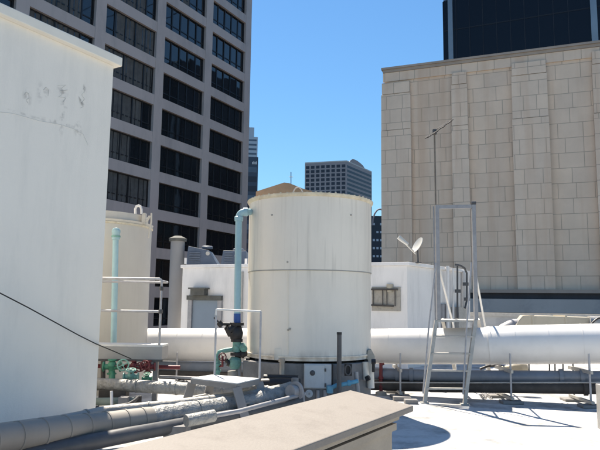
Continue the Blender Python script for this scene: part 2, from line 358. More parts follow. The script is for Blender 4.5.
# pier positions (photo x at y~20): left edges and right edges
piers = []
step = 27800*.000237*math.sqrt(1+.548**2)
pw_, sp_ = 1.15, 1.0
for i in range(0, 8): piers.append((i*step, i*step+pw_))
FH = 3.6
zw0 = 1.5+(303.3-161.3)/620*bd(238)       # a window-bottom level
lv = [zw0+FH*k for k in range(-13, 9)]
g = MB()
zb, zt = -30, lv[-1]+FH+1.5
for a, b in piers: g.box((a, -.55, zb), (b, 0, zt), MB_)
Lt = piers[-1][1]
for z in lv: g.box((pw_, -.5, z-sp_), (Lt, -.03, z), MB_)
g.box((pw_, -.5, lv[-1]+FH-sp_), (Lt, -.03, zt), MB_)
g.box((.02, -30, zb), (Lt, -1.6, zt-.2), MB_)           # body behind
g.box((0, -30, zb), (.6, -.56, zt), MB_)
g.build('wall', M_conc2, ob)
random.seed(11)
nw = 0
for i in range(0, 6):
    x0 = piers[i][1]; x1 = piers[i+1][0]
    for z in lv:
        zz1 = z+FH-sp_
        # visible in the frame?
        pm = MB_ @ Vector(((x0+x1)/2, -.4, (z+zz1)/2)); v = pm-EYE
        sx = 300+FPX*v.dot(r_)/v.dot(f_); sy = 225-FPX*v.dot(u_)/v.dot(f_)
        if sy < -45 or sy > 345 or sx < -60: continue
        if sy > 250 and sx < 90: continue
        fr = MB(); wx = (x1-x0)/5
        for k in range(6): 
            xc = x0+wx*k; xc = min(max(xc, x0+.07), x1-.07); fr.box((xc-.07, -.42, z), (xc+.07, -.27, zz1), MB_)
        fr.box((x0+.14, -.41, zz1-.12), (x1-.14, -.28, zz1), MB_); fr.box((x0+.14, -.41, z), (x1-.14, -.28, z+.1), MB_)
        fr.box((x0+.14, -.40, z+.62), (x1-.14, -.30, z+.72), MB_)
        wo_ = fr.build('window', M_frame, ob); nw += 1
        p = MB(); tilt = random.uniform(-.012, .012)
        for k in range(5):
            t1 = random.uniform(-.012,.012); t2 = random.uniform(-.012,.012)
            a, b = x0+wx*k, x0+wx*(k+1)
            p.add([MB_ @ Vector(q) for q in ((a,-.35+t1,z+.05),(b,-.35-t1,z+.05),(b,-.35-t1+t2,zz1-.05),(a,-.35+t1+t2,zz1-.05))], [(3,2,1,0)])
        p.build('pane', M_glass, wo_)
        if (i >= 2 and random.random() < .93) or (i == 1 and random.random() < .25):
            k0_ = random.choice((0,0,1,1,2)) if i >= 2 else random.choice((1,2,3)); k1_ = random.choice((4,5,5)) if i >= 2 else k0_+1
            a, b = x0+wx*k0_+.1, x0+wx*k1_-.1; nf = max(4, int((b-a)/.11)); vs = []; ph = random.random()*6
            for q_ in range(nf+1):
                xx = a+(b-a)*q_/nf; yy = -.318+.035*math.sin(q_*1.3+ph)+.018*math.sin(q_*2.9)
                vs += [MB_ @ Vector((xx, yy, z+.1)), MB_ @ Vector((xx, yy, zz1-.1))]
            c = MB(); c.add(vs, [(2*q_+2, 2*q_, 2*q_+1, 2*q_+3) for q_ in range(nf)]); c.build('curtain', M_curt, wo_)

# ------------------------------------------------------------------ far buildings seen between
def far_block(name, label, x0, x1, ytop, d, wallm, depth=25, mid=None, dirx=None):
    pass
# pale banded tower
b1 = P(243, 300, 330); t = thing('banded_tower', 'pale slender banded tower rising far behind the office block corner', 'building', (b1.x, 330, -30))
z1 = Zat(250, 127, 330)
Mx = frame((P(256.5,200,330).x, 330, 0), (-1, -.1, 0))
zm = Zat(250, 137, 330)
g = MB(); g.box((0, -25, -30), (30, 0, zm), Mx); g.build('wall', M_bldB, t)
g = MB(); g.box((2.0, -22, zm+.01), (30, -1, z1), Mx); g.build('rooftop_level', M_bldB, t)
for k in range(20):
    g = MB(); zz = zm-2.4-2.5*k; g.box((.6, .003, zz), (29.5, .06, zz+1.0), Mx); g.build('window_band', M_winB, t)
# the local y of that frame points towards -y? keep both sides covered
# dark blue office with sign
d = 210
t = thing('dark_office', 'dark blue glass office slab squeezed between grey office block and cream tank', 'building', (P(250,200,d).x, d, -30))
z1 = Zat(250, 157, d)
xr = P(257.3, 200, d).x
Md = frame((xr, d, 0), (-1, -.12, 0))
g = MB(); g.box((0, -25, -30), (30, 0, z1), Md); g.build('wall', M_bldB2, t)
for k in range(10):
    g = MB(); g.box((.4, .003, z1-5.5-3.3*k), (29, .08, z1-3.6-3.3*k), Md); g.build('window_band', M_winB if k%3==0 else M_winC, t)
g = MB()
for k in range(4): g.box((.5+.42*k, .003, z1-2.6), (.78+.42*k, .2, z1-1.6-.2*(k%2)), Md)
g.build('rooftop_sign', M_sign, t)
# gridded office C
d = 480.
cx = P(346.5, 200, d).x
zt_ = Zat(346.5, 161.5, d)
t = thing('grid_office', 'distant brown grey office building with square window grid and arched rooftop step', 'building', (cx, d, -30))
wL = 34.; wR = 40.
ML = frame((cx, d, 0), (-1, .27, 0))     # left face runs left and slightly away
MR = frame((cx, d, 0), (.62, 1, 0))
# plan polygon
pa = Vector((cx, d, 0)); pb = pa+Vector((-1,.27,0)).normalized()*wL
# right face: from corner to pixel 372.5
dr = Vector((.62,1,0)).normalized()
tt = (0.1169*d-cx)/(dr.x-.1169*dr.y)
pc = pa+dr*tt; pd = pb+dr*tt
g = MB(); g.prism([(p.x,p.y) for p in (pa,pc,pd,pb)], -30, zt_); g.build('wall', M_bldC, t)
g = MB(); g.prism([(p.x,p.y) for p in (pa-Vector((0,.3,0)),pc,pd,pb)], zt_+.01, zt_+.9); g.build('roof_edge', mat('pale_roof_edge',(.6,.6,.58),.8), t)
nL = 8; ux = Vector((-1,.27,0)).normalized(); nL_ = Vector((-.26,-.96,0)).normalized()
for r in range(8):
    zz = zt_-4.6-3.5*r
    for c in range(nL):
        a = pa+ux*(1.0+c*wL/nL*.985); b = a+ux*(wL/nL*.68); g = MB()
        g.add([a+nL_*.05+Vector((0,0,zz)), b+nL_*.05+Vector((0,0,zz)), b+nL_*.05+Vector((0,0,zz+2.4)), a+nL_*.05+Vector((0,0,zz+2.4))], [(0,1,2,3)]); g.build('window', M_winC, t)
    nR = Vector((dr.y,-dr.x,0)); a = pa+dr*1.0; b = pa+dr*(tt-1); g = MB()
    g.add([a+nR*.05+Vector((0,0,zz)), b+nR*.05+Vector((0,0,zz)), b+nR*.05+Vector((0,0,zz+1.9)), a+nR*.05+Vector((0,0,zz+1.9))], [(0,1,2,3)]); g.build('window_band', M_winC, t)
# rooftop step
q0 = pa+dr*(tt*.12); q1 = pa+dr*(tt*.70); off = Vector((-2.5, 9, 0))
zs = 3.6
g = MB()
prof = [(0,0),(.03,.35),(.2,1),(.5,1),(.72,.75),(.9,.45),(1,0)]
vs = []
for s_ in (0,1):
    for a,h in prof: p = q0.lerp(q1, a)+off*s_; vs.append((p.x,p.y,zt_+.91+h*zs))
nn = len(prof)
g.add(vs, [tuple(range(nn)), tuple(range(2*nn-1,nn-1,-1))]+[(i,nn+i,nn+i+1,i+1) for i in range(nn-1)]); g.build('rooftop_step', M_bldC, t)
# dark building slit D
d = 260.
t = thing('arched_office', 'dark narrow building with pale arched gable seen right of the cream tank', 'building', (P(372,250,d).x, d, -30))
xl, xr = P(371-8, 250, d).x, P(388, 250, d).x
z1 = Zat(374, 216, d)
g = MB(); g.box((xl, d, -30), (xr, d+30, z1)); g.build('wall', M_winC, t)
for k in range(5):
    for j in range(7):
        if (k+j)%3==0 and k<2: continue
        g = MB(); zz = z1-3-3.4*k; x = xl+1+j*1.55; g.box((x, d-.1, zz-.9), (x+.9, d-.003, zz)); g.build('window', M_bldB, t)
g = MB(); ar = []
for k in range(9): an = math.pi*k/8; ar.append((P(380,230,d).x-3.2*math.cos(an), d-.15, z1-4+7*math.sin(an)))
g.tube(ar, .35, 6); g.build('arch_trim', M_bldC, t)
# orange brick building behind tank
d = 75.
pts = [(252,196),(256,191.5),(284,182.5),(289,183),(304,189),(312,191)]
t = thing('brick_building', 'orange brick building top showing just over the cream tank lid', 'building', (P(280,190,d).x, d, -30))
g = MB()
top = [P(a,b,d) for a,b in pts]
xs0, xs1 = top[0].x-14, top[-1].x
vs = [(top[1].x-1, d, -30)] + [(p.x, d, p.z) for p in top[1:]] + [(top[-1].x, d, -30)]
nb = len(vs); vs2 = [(x, y+12, z) for x,y,z in vs]
g.add(vs+vs2, [tuple(range(nb)), tuple(range(2*nb-1,nb-1,-1))]+[(i,nb+i,nb+(i+1)%nb,(i+1)%nb) for i in range(nb)])
g.build('wall', M_brick, t)
g = MB(); a = P(291, 184, d+1); b = P(291, 172, d+1); g.tube([a, b], .05, 6); g.tube([a+Vector((-.25,0,.9)), a+Vector((.25,0,.9))], .03, 5); g.build('rod_antenna', M_pole, t)

# black glass tower at top right
d = 72.
t = thing('glass_tower', 'black glass tower with pale vertical fins rising over the beige stone building', 'building', (P(500,20,d).x, d, -30))
Pc = P(443, 30, d); 
Mt = frame((Pc.x, d, 0), (2.3, -1, 0))
zt2 = 38.5
g = MB(); g.box((0, .0, -30), (45, 45, zt2), Mt); g.build('wall', M_gtower, t)
def on_tower(px): # distance along face
    kx = ray(px,25).x/ray(px,25).y; u = Vector((2.3,-1,0)).normalized(); return (kx*d-Pc.x)/(u.x-kx*u.y)
for (a, b) in ((447.5,452),(590,596.5)):
    s0, s1 = on_tower(a+1), on_tower(b+1); g = MB(); g.box((s0, -.35, -30), (s1, -.004, zt2), Mt); g.build('vertical_fin', M_fin, t)
g = MB(); 
for k in range(24): g.box((s0*0+.1, -.03, -20+k*3.9), (44.9, -.003, -19.85+k*3.9), Mt)
g.build('floor_lines', mat('tower_floor_line', (.0065,.0075,.0125), .5, .1, .2), t)
g = MB()
for k in range(34): 
    xx = on_tower(456)+k*1.55
    if abs(xx-on_tower(592)) > 1.3: g.box((xx, -.07, -30), (xx+.07, -.032, zt2), Mt)
g.build('mullion_lines', mat('tower_mullion', (.013,.014,.022), .5, .1, .2), t)

# ------------------------------------------------------------------ beige stone building
d0 = 32.
c0 = P(381.5, 200, d0); c0.z = 0
Ms = frame(c0, (2.58, -1, 0))            # x to the right & nearer; y = behind
ux = Vector((2.58,-1,0)).normalized()
def on_s(px, dy=0): kx = (px-300)/620; return (kx*c0.y-c0.x)/(ux.x-kx*ux.y)
ztS = (Zat(386,69.3,31.7)+Zat(598,40.5,28.2))/2; print('ZT', Zat(386,69.3,31.7), Zat(598,40.5,28.2))
stb = thing('stone_building', 'windowless beige stone block building with wide flat pilasters at right', 'building', c0, math.atan2(ux.y, ux.x))
PR = .32
g = MB(); g.box((.12, PR, 2.3), (34, 25, ztS-.12), Ms); g.build('wall', M_stone, stb)
zf = ztS-.85
def sx(px, y=200):   # photo x at height y -> along the facade (vertical lines lean slightly)
    v = ray(px, y); kx = v.x/v.y; return (kx*c0.y-c0.x)/(ux.x-kx*ux.y)
pil = [(0.0, sx(411,180), Zat(395,80,31.5)), (sx(453,180), sx(469,180), Zat(460,70,30.3)), (sx(514.5,180), sx(551,180), Zat(530,62,29.4)), (sx(597.5,180), sx(597.5,180)+2.2, Zat(597,52,28.4)), (sx(597.5,180)+5, sx(597.5,180)+6, 12.8)]
for i, (a, b, zt3) in enumerate(pil):
    g = MB(); yb = PR-.003
    zlip = zt3-.62
    zmid = Zat(530, 118, 29.4) if i in (0,2) else Zat(460,124,30.3)
    g.box((a+.03, .07, zlip), (b-.03, yb, zt3), Ms)
    g.box((a, 0.03, zmid+.02), (b, yb, zlip-.05), Ms)
    g.box((a-.02 if i else a, -.03, 2.31), (b+.02, yb, zmid-.02), Ms)
    g.box((a+.05, .12, zlip-.05), (b-.05, yb, zlip), Ms)
    g.box((a+.05, .10, zmid-.02), (b-.05, yb, zmid+.02), Ms)
    g.build('pilaster', M_stonep, stb)
g = MB(); g.box((.05, PR-.12, ztS-.117), (34.1, 25.1, ztS+.03), Ms); g.box((-.02, PR-.2, ztS+.032), (34.1, 25.1, ztS+.14), Ms); g.build('coping', M_stcap, stb)
g = MB(); g.box((.05, PR-.07, ztS-.62), (34, PR-.003, ztS-.13), Ms); g.build('frieze', M_stone, stb)
g = MB(); g.box((-.3, -.45, 2.14), (34, 25, 2.297), Ms); g.build('ledge', M_ledge, stb)
g = MB(); g.box((-.1, -.2, 1.86), (34, 24.8, 2.137), Ms); g.build('ledge_shade_strip', M_cladd, stb)  # strip coloured dark for the shadow below the ledge
g = MB(); g.box((-.3, -.5, 1.22), (34, 24.8, 1.857), Ms); g.build('cladding', M_clad, stb)
for k in range(9): pass
g = MB(); g.box((-.3, -.3, -30), (34, 24.8, 1.217), Ms); g.build('lower_wall', M_clad, stb)
g = MB(); g.box((on_s(483), -.56, 1.02), (34, -.503, 1.2), Ms); g.build('drain_pipe', M_galv, stb) if False else None

# far parapet of our roof
M1 = frame(P(477,316,21.2)*1.0, (2.58,-1,0))
zp = Zat(540, 313.5, 20.)
pp = P(455, 316, 20.8); pp.z = 0
Mp = frame(pp, (2.58, -1, 0))
t = thing('roof_parapet', 'low parapet wall with pale coping along the far roof edge', 'parapet', pp)
g = MB(); g.box((-3, 0, 0), (9, .25, zp-.11), Mp); g.build('wall', M_clad, t)
g = MB(); g.box((-3, -.06, zp-.108), (9, .3, zp), Mp); g.build('coping', M_galv, t)

# ------------------------------------------------------------------ white machine room box
zc = 1.5+44/620*15
k0 = P(407, 262, 15.); K = Vector((k0.x, 15., 0)); zc = k0.z
dl = Vector((-2.58, 1, 0)).normalized(); drr = Vector((.742, 1, 0)).normalized()
def along(p0, dd, px, py=290): v = ray(px, py); kx = v.x/v.y; return (kx*p0.y-p0.x)/(dd.x-kx*dd.y)
sl = along(K, dl, 182); sr = along(K, drr, 465.5)
A_ = K+dl*sl; B_ = K+drr*sr
mrm = thing('machine_room', 'low white stucco rooftop machine room behind the cream tank', 'building', K)
g = MB(); Cc = A_+drr*sr
g.prism([(p.x,p.y) for p in (K, B_, Cc, A_)], 0, zc-.09); g.build('wall', M_wall2, mrm)
ins = .05
def outp(p, k): c = (K+B_+Cc+A_)/4; v = (p-c); v.z = 0; return p+v.normalized()*k
g = MB(); g.prism([(p.x,p.y) for p in (outp(K,.07), outp(B_,.07), outp(Cc,.07), outp(A_,.07))], zc-.087, zc); g.build('coping', M_wall2, mrm, bevel=.015)
ML_ = frame(K, (dl.x, dl.y, 0))      # x to the left, y = z x dl -> (-1,-2.58) = towards camera
def al(px, py): 
    return along(K, dl, px, py)
# door with lintel and sooty vent
xa, xb = al(219, 300), al(193.5, 300); dd_ = 17.
z_t = Zat(205, 300, dd_-.2)
g = MB(); g.box((xa-.12, .003, z_t), (xb+.15, .12, z_t+.12), ML_); lint = g.build('door', M_soot, mrm)
lint['label'] = 'blue grey door under a dark lintel'
g = MB(); g.box((xa, .004, 0), (xb, .03, z_t-.004), ML_); g.build('panel', M_door, lint)
g = MB(); g.box((xb+.003, .004, 0), (xb+.12, .09, z_t-.004), ML_); g.box((xa-.12, .004, 0), (xa-.003, .09, z_t-.004), ML_); g.build('frame', M_galvb, lint)
va, vb = al(208, 292), al(194.5, 292)
g = MB(); zq = Zat(200, 289, dd_-.2); g.box((va, .003, z_t+.123), (vb, .22, zq), ML_); g.box((va-.05, .003, zq), (vb+.05, .26, zq+.04), ML_); g.build('vent_hood', M_soot, mrm)
# gap strip near riser
g = MB(); s0 = al(243,300); g.box((s0, .003, 0.3), (s0+.05, .07, zc-.2), ML_); g.box((s0+.16, .003, 0.3), (s0+.2, .07, zc-.2), ML_); g.build('wall_pipe', M_galv, mrm)
# rusty plate with cup on the left face (right of the tank)
xa, xb = al(399, 296), al(372, 296); z0_, z1_ = Zat(385,306,15.2), Zat(385,289.5,15.2)
g = MB(); g.box((xa-.04, .003, z0_-.12), (xb, .03, z1_+.06), ML_)
hp = g.build('wall_plate', M_rust, mrm)
g = MB()
for q in (.03, .3, .42, .65): g.bar(ML_ @ Vector((xb-q*(xb-xa)*1.3-.02, .06, z0_)), ML_ @ Vector((xb-q*(xb-xa)*1.3-.02, .06, z1_)), .02, .02)
g.bar(ML_ @ Vector((xa+.02, .07, z1_)), ML_ @ Vector((xb, .07, z1_)), .05, .04); g.bar(ML_ @ Vector((xa+.12, .07, z0_)), ML_ @ Vector((xb, .07, z0_+.02)), .04, .04)
g.build('bracket', M_brown, hp)
cupc = P(390, 288, 15.15); g = MB(); g.lathe([(.0,-.1),(.085,-.1),(.085,.09),(.07,.09),(.07,-.05),(0,-.05)], cupc, 20); g.build('lamp_cup', M_duct, hp)
# pipes & conduits on the right face
Mr = frame(K, (drr.x, drr.y, 0))     # y = z x drr -> points left/back ; outward is -y
def ar_(px, py): return along(K, drr, px, py)
def rf(px, py, out=.08): s_ = ar_(px, py); q = Mr @ Vector((s_, -out, 0)); return Vector((q.x, q.y, Zat(px, py, q.y)))
for px, rr, mt, y0_, y1_ in ((443.5,.045,M_wall2,266,330),(449,.03,M_wall2,268,330),(461.5,.085,M_wall2,271,330),(465,.03,M_wall2,271,330)):
    g = MB(); g.tube([rf(px,y0_,.12), rf(px,y1_,.12)], rr, 10); g.build('wall_pipe', mt, mrm)
g = MB(); g.tube([rf(447,264.5,.25), rf(452,265.5,.25), rf(456,268,.25), rf(458.3,273,.25), rf(458.3,300,.25), rf(456.5,308,.25)], .028, 8); g.tube([rf(450.5,266,.2), rf(450.5,318,.2)], .026, 8)
for px, py in ((457,284),(458.3,299),(449,291)): g.box(tuple(rf(px,py,.25)-Vector((.07,.05,.045))), tuple(rf(px,py,.25)+Vector((.07,.05,.045))))
g.build('conduit', M_pole, mrm)
g = MB(); a = ar_(451,310); b = ar_(459,310); g.box((a, -.22, .3), (b, -.003, Zat(455,307,17)), Mr); g.build('meter_cabinet', M_galv, mrm)
g = MB(); a = ar_(440.5,300); b = ar_(446,300); g.box((a, -.06, .3), (b, -.003, Zat(443,304,16)), Mr); g.build('access_panel', M_galvb, mrm)

# vent stack left of box
vc = P(170.5, 300, 18.4); vz = Zat(176, 240, 18.4); xc_ = P(177.5, 250, 18.4).x
rr = 7.0/620*18.4
g = MB(); g.lathe([(0,0),(rr,0),(rr,vz-.0),(0,vz)], (xc_+.02, 18.4, 0), 32, sharp if False else None) if False else g.lathe([(0,0),(rr,0),(rr,vz),(0,vz)], (xc_, 18.4, 0), 32)
t = thing('vent_stack', 'round grey vent stack with flat cap left of the machine room', 'vent', (xc_, 18.4, 0))
g.build('stack', M_stack, t)
g = MB(); g.lathe([(0,vz-.04),(rr+.05,vz-.04),(rr+.06,vz+.04),(rr*.5,vz+.12),(0,vz+.13)], (xc_, 18.4, 0), 32); g.build('cap', M_soot, t)
# plant units on the machine room roof
def plant(px0, px1, py0, d, lab, sub=True, slope=0):
    x0, x1 = P(px0, 255, d).x, P(px1, 255, d).x; z1 = Zat((px0+px1)/2, py0, d)
    t = thing('plant_unit', lab, 'plant unit', ((x0+x1)/2, d, zc), 0, 'blue grey plant units on the machine room')
    g = MB(); z0 = zc+.06
    g.add([(x0,d,z0),(x1,d,z0),(x1,d+1.0,z0),(x0,d+1.0,z0),(x0+.05,d+.05,z1),(x1-.25*slope-.03,d+.05,z1-.12*slope),(x1-.25*slope-.03,d+.9,z1-.12*slope),(x0+.05,d+.9,z1)], [(0,3,2,1),(4,5,6,7),(0,1,5,4),(1,2,6,5),(2,3,7,6),(3,0,4,7)])
    g.build('casing', M_ahu, t, bevel=.015)
    g = MB(); g.box((x0+.02, d-.03, z0-.058), (x1-.02, d+.95, z0-.002)); g.build('base_rail', M_galvb, t)
    g = MB(); g.lathe([(.16,0),(.17,.07),(.14,.09),(0,.1)], ((x0+x1)/2+.08, d+.45, z1-.05*slope), 20); g.build('fan_cowl', M_ahu, t)
    g = MB()
    for k in range(5): g.box((x0+.1, d-.012, z0+.06+.07*k), (x0+(x1-x0)*.45, d-.001+.005, z0+.09+.07*k))
    g.build('louvre', M_ahu, t)
    g = MB(); g.lathe([(0,0),(.06,0),(.06,.02),(0,.02)], (x1-.3, d-.0, (z0+z1)/2+.06), 16, Vector((0,-1,0))); g.build('port', M_galv, t)
plant(186, 218, 246, 18.1, 'wide blue grey plant unit on the white machine room roof, nearest the vent stack', slope=1)
plant(221, 247, 250.5, 18.0, 'smaller blue plant unit on the machine room roof, behind the teal riser', slope=0)
# small pipe stubs on roof edge
for px, lab in ((185.5,'short white vent stub at left corner of machine room roof'), (246,'short white vent stub on machine room roof beside the tank')):
    a = P(px, 262, 16.9); a.z = zc+.001; g = MB(); g.tube([a, a+Vector((0,0,.17))], .035, 10); tag(g.build('vent_stub', M_wall2), lab, 'vent')

# satellite dish
dd_ = 15.3; base = P(418, 263, dd_); base.z = zc+.001
t = thing('satellite_dish', 'small white satellite dish with feed arm on the machine room roof edge', 'satellite dish', base)
hub = P(417.5, 249, dd_)
g = MB(); g.tube([base, hub], .022, 10); g.lathe([(0,0),(.09,0),(.09,.015),(0,.015)], base, 16); g.build('mast', M_pole, t)
ax = Vector((-.82, -.25, .45)).normalized(); cc_ = P(418.5, 245.5, dd_)
g = MB(); prof = [(r_*.01, (r_*.01)**2*.9) for r_ in range(0, 23, 3)]; pr2 = [(a, b-.012) for a, b in prof[::-1]]
g.lathe(prof+pr2, cc_, 32, ax)
g.v = [cc_+(v-cc_) for v in g.v]; g.build('reflector', M_dish, t)
lnb = P(402, 240, dd_-.1)
g = MB(); g.bar(P(416,254,dd_), lnb, .035, .03); g.build('feed_arm', M_galv, t)
g = MB(); dv = (P(402,240,dd_-.1)-P(398,236.5,dd_-.1)); g.tube([P(408,244.5,dd_-.1), lnb, P(398.5,237,dd_-.1)], [.035,.05,.055], 10); g.build('feed_horn', M_dish, t)

# TV antenna mast
dm = 15.6
b0 = rf(433.5, 318, .1); dm = b0.y; tp = P(434.5, 131, dm); 
t = thing('antenna_mast', 'tall thin mast with a tilted television aerial standing by the machine room wall', 'antenna', b0)
g = MB(); g.tube([Vector((tp.x, dm, 0.02)), Vector((tp.x, dm, tp.z))], .022, 10); g.build('mast', mat('brown_grey_mast', (.15,.13,.11), .6, .3, 2), t)
a = P(427.5, 137.5, dm-.3); b = P(449, 121.5, dm+.35)
g = MB(); g.tube([a, b], .02, 6); dv = (b-a).normalized(); sd_ = dv.cross(Vector((0,0,1))).normalized(); side = (sd_*.75+Vector((0,-.3,.12))).normalized()
for k in range(12):
    p = a.lerp(b, .03+k*.085); h = .10+.2*abs(math.sin(k*.9))*(.6+.4*(k/12)); g.tube([p-side*h, p+side*h], .013, 5)
g.build('aerial', M_black, t)
g = MB(); g.box((tp.x-.05, dm-.05, tp.z-.09), (tp.x+.05, dm+.05, tp.z+.04)); g.build('clamp', M_pole, t)

# ================================================================== BIG CREAM TANK
D = 9.5; Rt = .0987*D
tc_ = P(309.5, 275, D); tx = tc_.x
zb_ = Zat(309, 361.5, D-Rt); zt_k = Zat(309, 192.5, D-Rt)
tank = thing('storage_tank', 'large round cream steel tank with yellowed rim in the centre of the roof', 'tank', (tx, D, 0))
g = MB(); zband = Zat(309, 269.5, D-Rt)
g.lathe([(0,zb_),(Rt*.995,zb_),(Rt*.995,zb_+.035),(Rt-.007,zb_+.04),(Rt-.007,zband-.004),(Rt+.003,zband),(Rt+.002,zt_k-.05)], (tx, D, 0), 96); g.build('shell', M_tank, tank)
g = MB(); g.lathe([(Rt-.0065,zband-.012),(Rt+.0045,zband-.011),(Rt+.0055,zband-.001),(Rt+.0045,zband+.002),(Rt+.0035,zband+.003)], (tx,D,0), 96); g.build('weld_band', mat('weld_dark', (.36,.34,.30), .7, .15, 6), tank)  # thin ring darker than the shell along the weld
g = MB()
for zz in (zb_+.055,): g.lathe([(Rt-.006,zz-.012),(Rt+.012,zz-.01),(Rt+.012,zz+.01),(Rt-.006,zz+.012)], (tx,D,0), 96)
g.build('bottom_flange', M_tank, tank)
g = MB(); g.lathe([(Rt+.001,zt_k-.05),(Rt+.018,zt_k-.04),(Rt+.034,zt_k-.012),(Rt+.034,zt_k),(Rt+.005,zt_k+.003),(0,zt_k+.045)], (tx,D,0), 96); g.build('rim', M_rim, tank)
# lid bolts around the rim
random.seed(3); g = MB()
for k in range(58):
    an = 2*math.pi*k/58+random.uniform(-.02,.02); c = Vector((tx+math.cos(an)*(Rt+.015), D+math.sin(an)*(Rt+.015), zt_k+.002)); 
    if c.y < D+.35: g = MB(); g.box(tuple(c-Vector((.012,.012,0))), tuple(c+Vector((.012,.012,.008+random.uniform(-.003,.005))))); g.build('rim_bolt', M_rim, tank)
lc = P(298, 188, D-.3)
g = MB(); g.tube([Vector((lc.x+.085*math.cos(math.pi*k/10)*-1, D-.3, zt_k+.03+.165*math.sin(math.pi*k/10))) for k in range(11)], .009, 8); g.build('lifting_loop', M_rail, tank)
# vertical seam
g = MB()
def tk(px, py, out=.0):   # point on the tank front
    v = ray(px, py); o = Vector((EYE.x-tx, EYE.y-D)); dv = Vector((v.x, v.y)); a = dv.dot(dv); b = 2*o.dot(dv); c = o.dot(o)-(Rt+out)**2
    s_ = (-b-math.sqrt(max(0,b*b-4*a*c)))/(2*a); return EYE+v*s_
g = MB(); a = tk(288, 271); b = tk(288, 358); g.tube([a, b], .004, 6); a = tk(262, 200); b = tk(262, 268); g.tube([a,b], .004, 6); g.build('seam', M_tank, tank)
g = MB()
for px, py in ((287.5,262),(351,215),(272,215),(288,330),(290,329)):
    p = tk(px, py, .002); g.lathe([(0,0),(.016,0),(.012,.008),(0,.008)], p, 10, (p-Vector((tx,D,p.z))).normalized())
g.build('stud', M_rust, tank)
# drips below the rim and rust along the foot
n = M_tank.node_tree.nodes; l = M_tank.node_tree.links; bs = n['Principled BSDF']; src = bs.inputs['Base Color'].links[0].from_socket
geo = n.new('ShaderNodeNewGeometry'); sp_z = n.new('ShaderNodeSeparateXYZ'); l.new(geo.outputs['Position'], sp_z.inputs[0])
def stain(src, z_from, z_to, sc_xy, sc_z, lo, hi, amt, col):
    mp = n.new('ShaderNodeMapping'); mp.inputs['Scale'].default_value = (sc_xy, sc_xy, sc_z); l.new(geo.outputs['Position'], mp.inputs[0])
    nz = n.new('ShaderNodeTexNoise'); nz.inputs['Scale'].default_value = 1; nz.inputs['Detail'].default_value = 5; l.new(mp.outputs[0], nz.inputs['Vector'])
    a = n.new('ShaderNodeMapRange'); a.inputs[1].default_value = lo; a.inputs[2].default_value = hi; l.new(nz.outputs[0], a.inputs[0])
    b = n.new('ShaderNodeMapRange'); b.inputs[1].default_value = z_from; b.inputs[2].default_value = z_to; b.inputs[3].default_value = 0; b.inputs[4].default_value = amt; l.new(sp_z.outputs[2], b.inputs[0])
    c = n.new('ShaderNodeMath'); c.operation = 'MULTIPLY'; l.new(a.outputs[0], c.inputs[0]); l.new(b.outputs[0], c.inputs[1])
    mx = n.new('ShaderNodeMix'); mx.data_type = 'RGBA'; l.new(c.outputs[0], mx.inputs[0]); l.new(src, mx.inputs[6]); mx.inputs[7].default_value = (*col, 1); return mx.outputs[2]
s1 = stain(src, zt_k-.75, zt_k-.02, 14, .5, .54, .70, .3, (.48,.40,.30))
s2 = stain(s1, zb_+.16, zb_+.03, 5, 1.5, .45, .65, .75, (.25,.18,.13))
s3 = stain(s2, zband-.35, zband-.01, 17, .6, .56, .70, .35, (.45,.40,.33))
l.new(s3, bs.inputs['Base Color'])
# pedestal
g = MB(); xl = P(241.5, 370, D-.75).x; xr = P(373, 370, D-.8).x
ped = [(xl, D-.55), (tx-.42, D-Rt+.035), (tx+.42, D-Rt+.035), (xr, D-.55), (xr, D+.9), (xl, D+.9)]
zpd = zb_-.035
g.prism(ped, 0, zpd); g.build('pedestal', M_conc, tank, bevel=.012)
g = MB()
for k in range(14): 
    x = xl+.06+k*(xr-xl-.12)/13; g.bar(Vector((x, D-.5, zpd+.017)), Vector((x, D+.8, zpd+.017)), .05, .03)
g.build('bearer', M_black, tank)
# bracket + drain pipe at lower left
a = tk(277, 349, .03); b = tk(277, 360, .03)
g = MB(); g.box(tuple(tk(274,360,.04)-Vector((0,.0,0))), tuple(tk(282,349,.0)+Vector((0,.03,0)))); g.build('bracket', M_tank, tank, bevel=.004)
yq = D-Rt-.05
g = MB(); g.tube([P(282,358,yq), P(282,378,yq)], .034, 14); g.tube([P(281.8,358.5,yq), P(281.8,362,yq)], .045, 14); g.build('drain_pipe', M_tank, tank)
# lumpy grey bracket at lower right
g = MB(); q = D-.45
g.add([P(366,362,q),P(375,362,q),P(375,356,q),P(371,349,q),P(368,350,q)]+[v+Vector((0,.12,0)) for v in [P(366,362,q),P(375,362,q),P(375,356,q),P(371,349,q),P(368,350,q)]], [(0,1,2,3,4),(9,8,7,6,5),(0,5,6,1),(1,6,7,2),(2,7,8,3),(3,8,9,4),(4,9,5,0)])
g.build('anchor_bracket', M_rust, tank, bevel=.01)

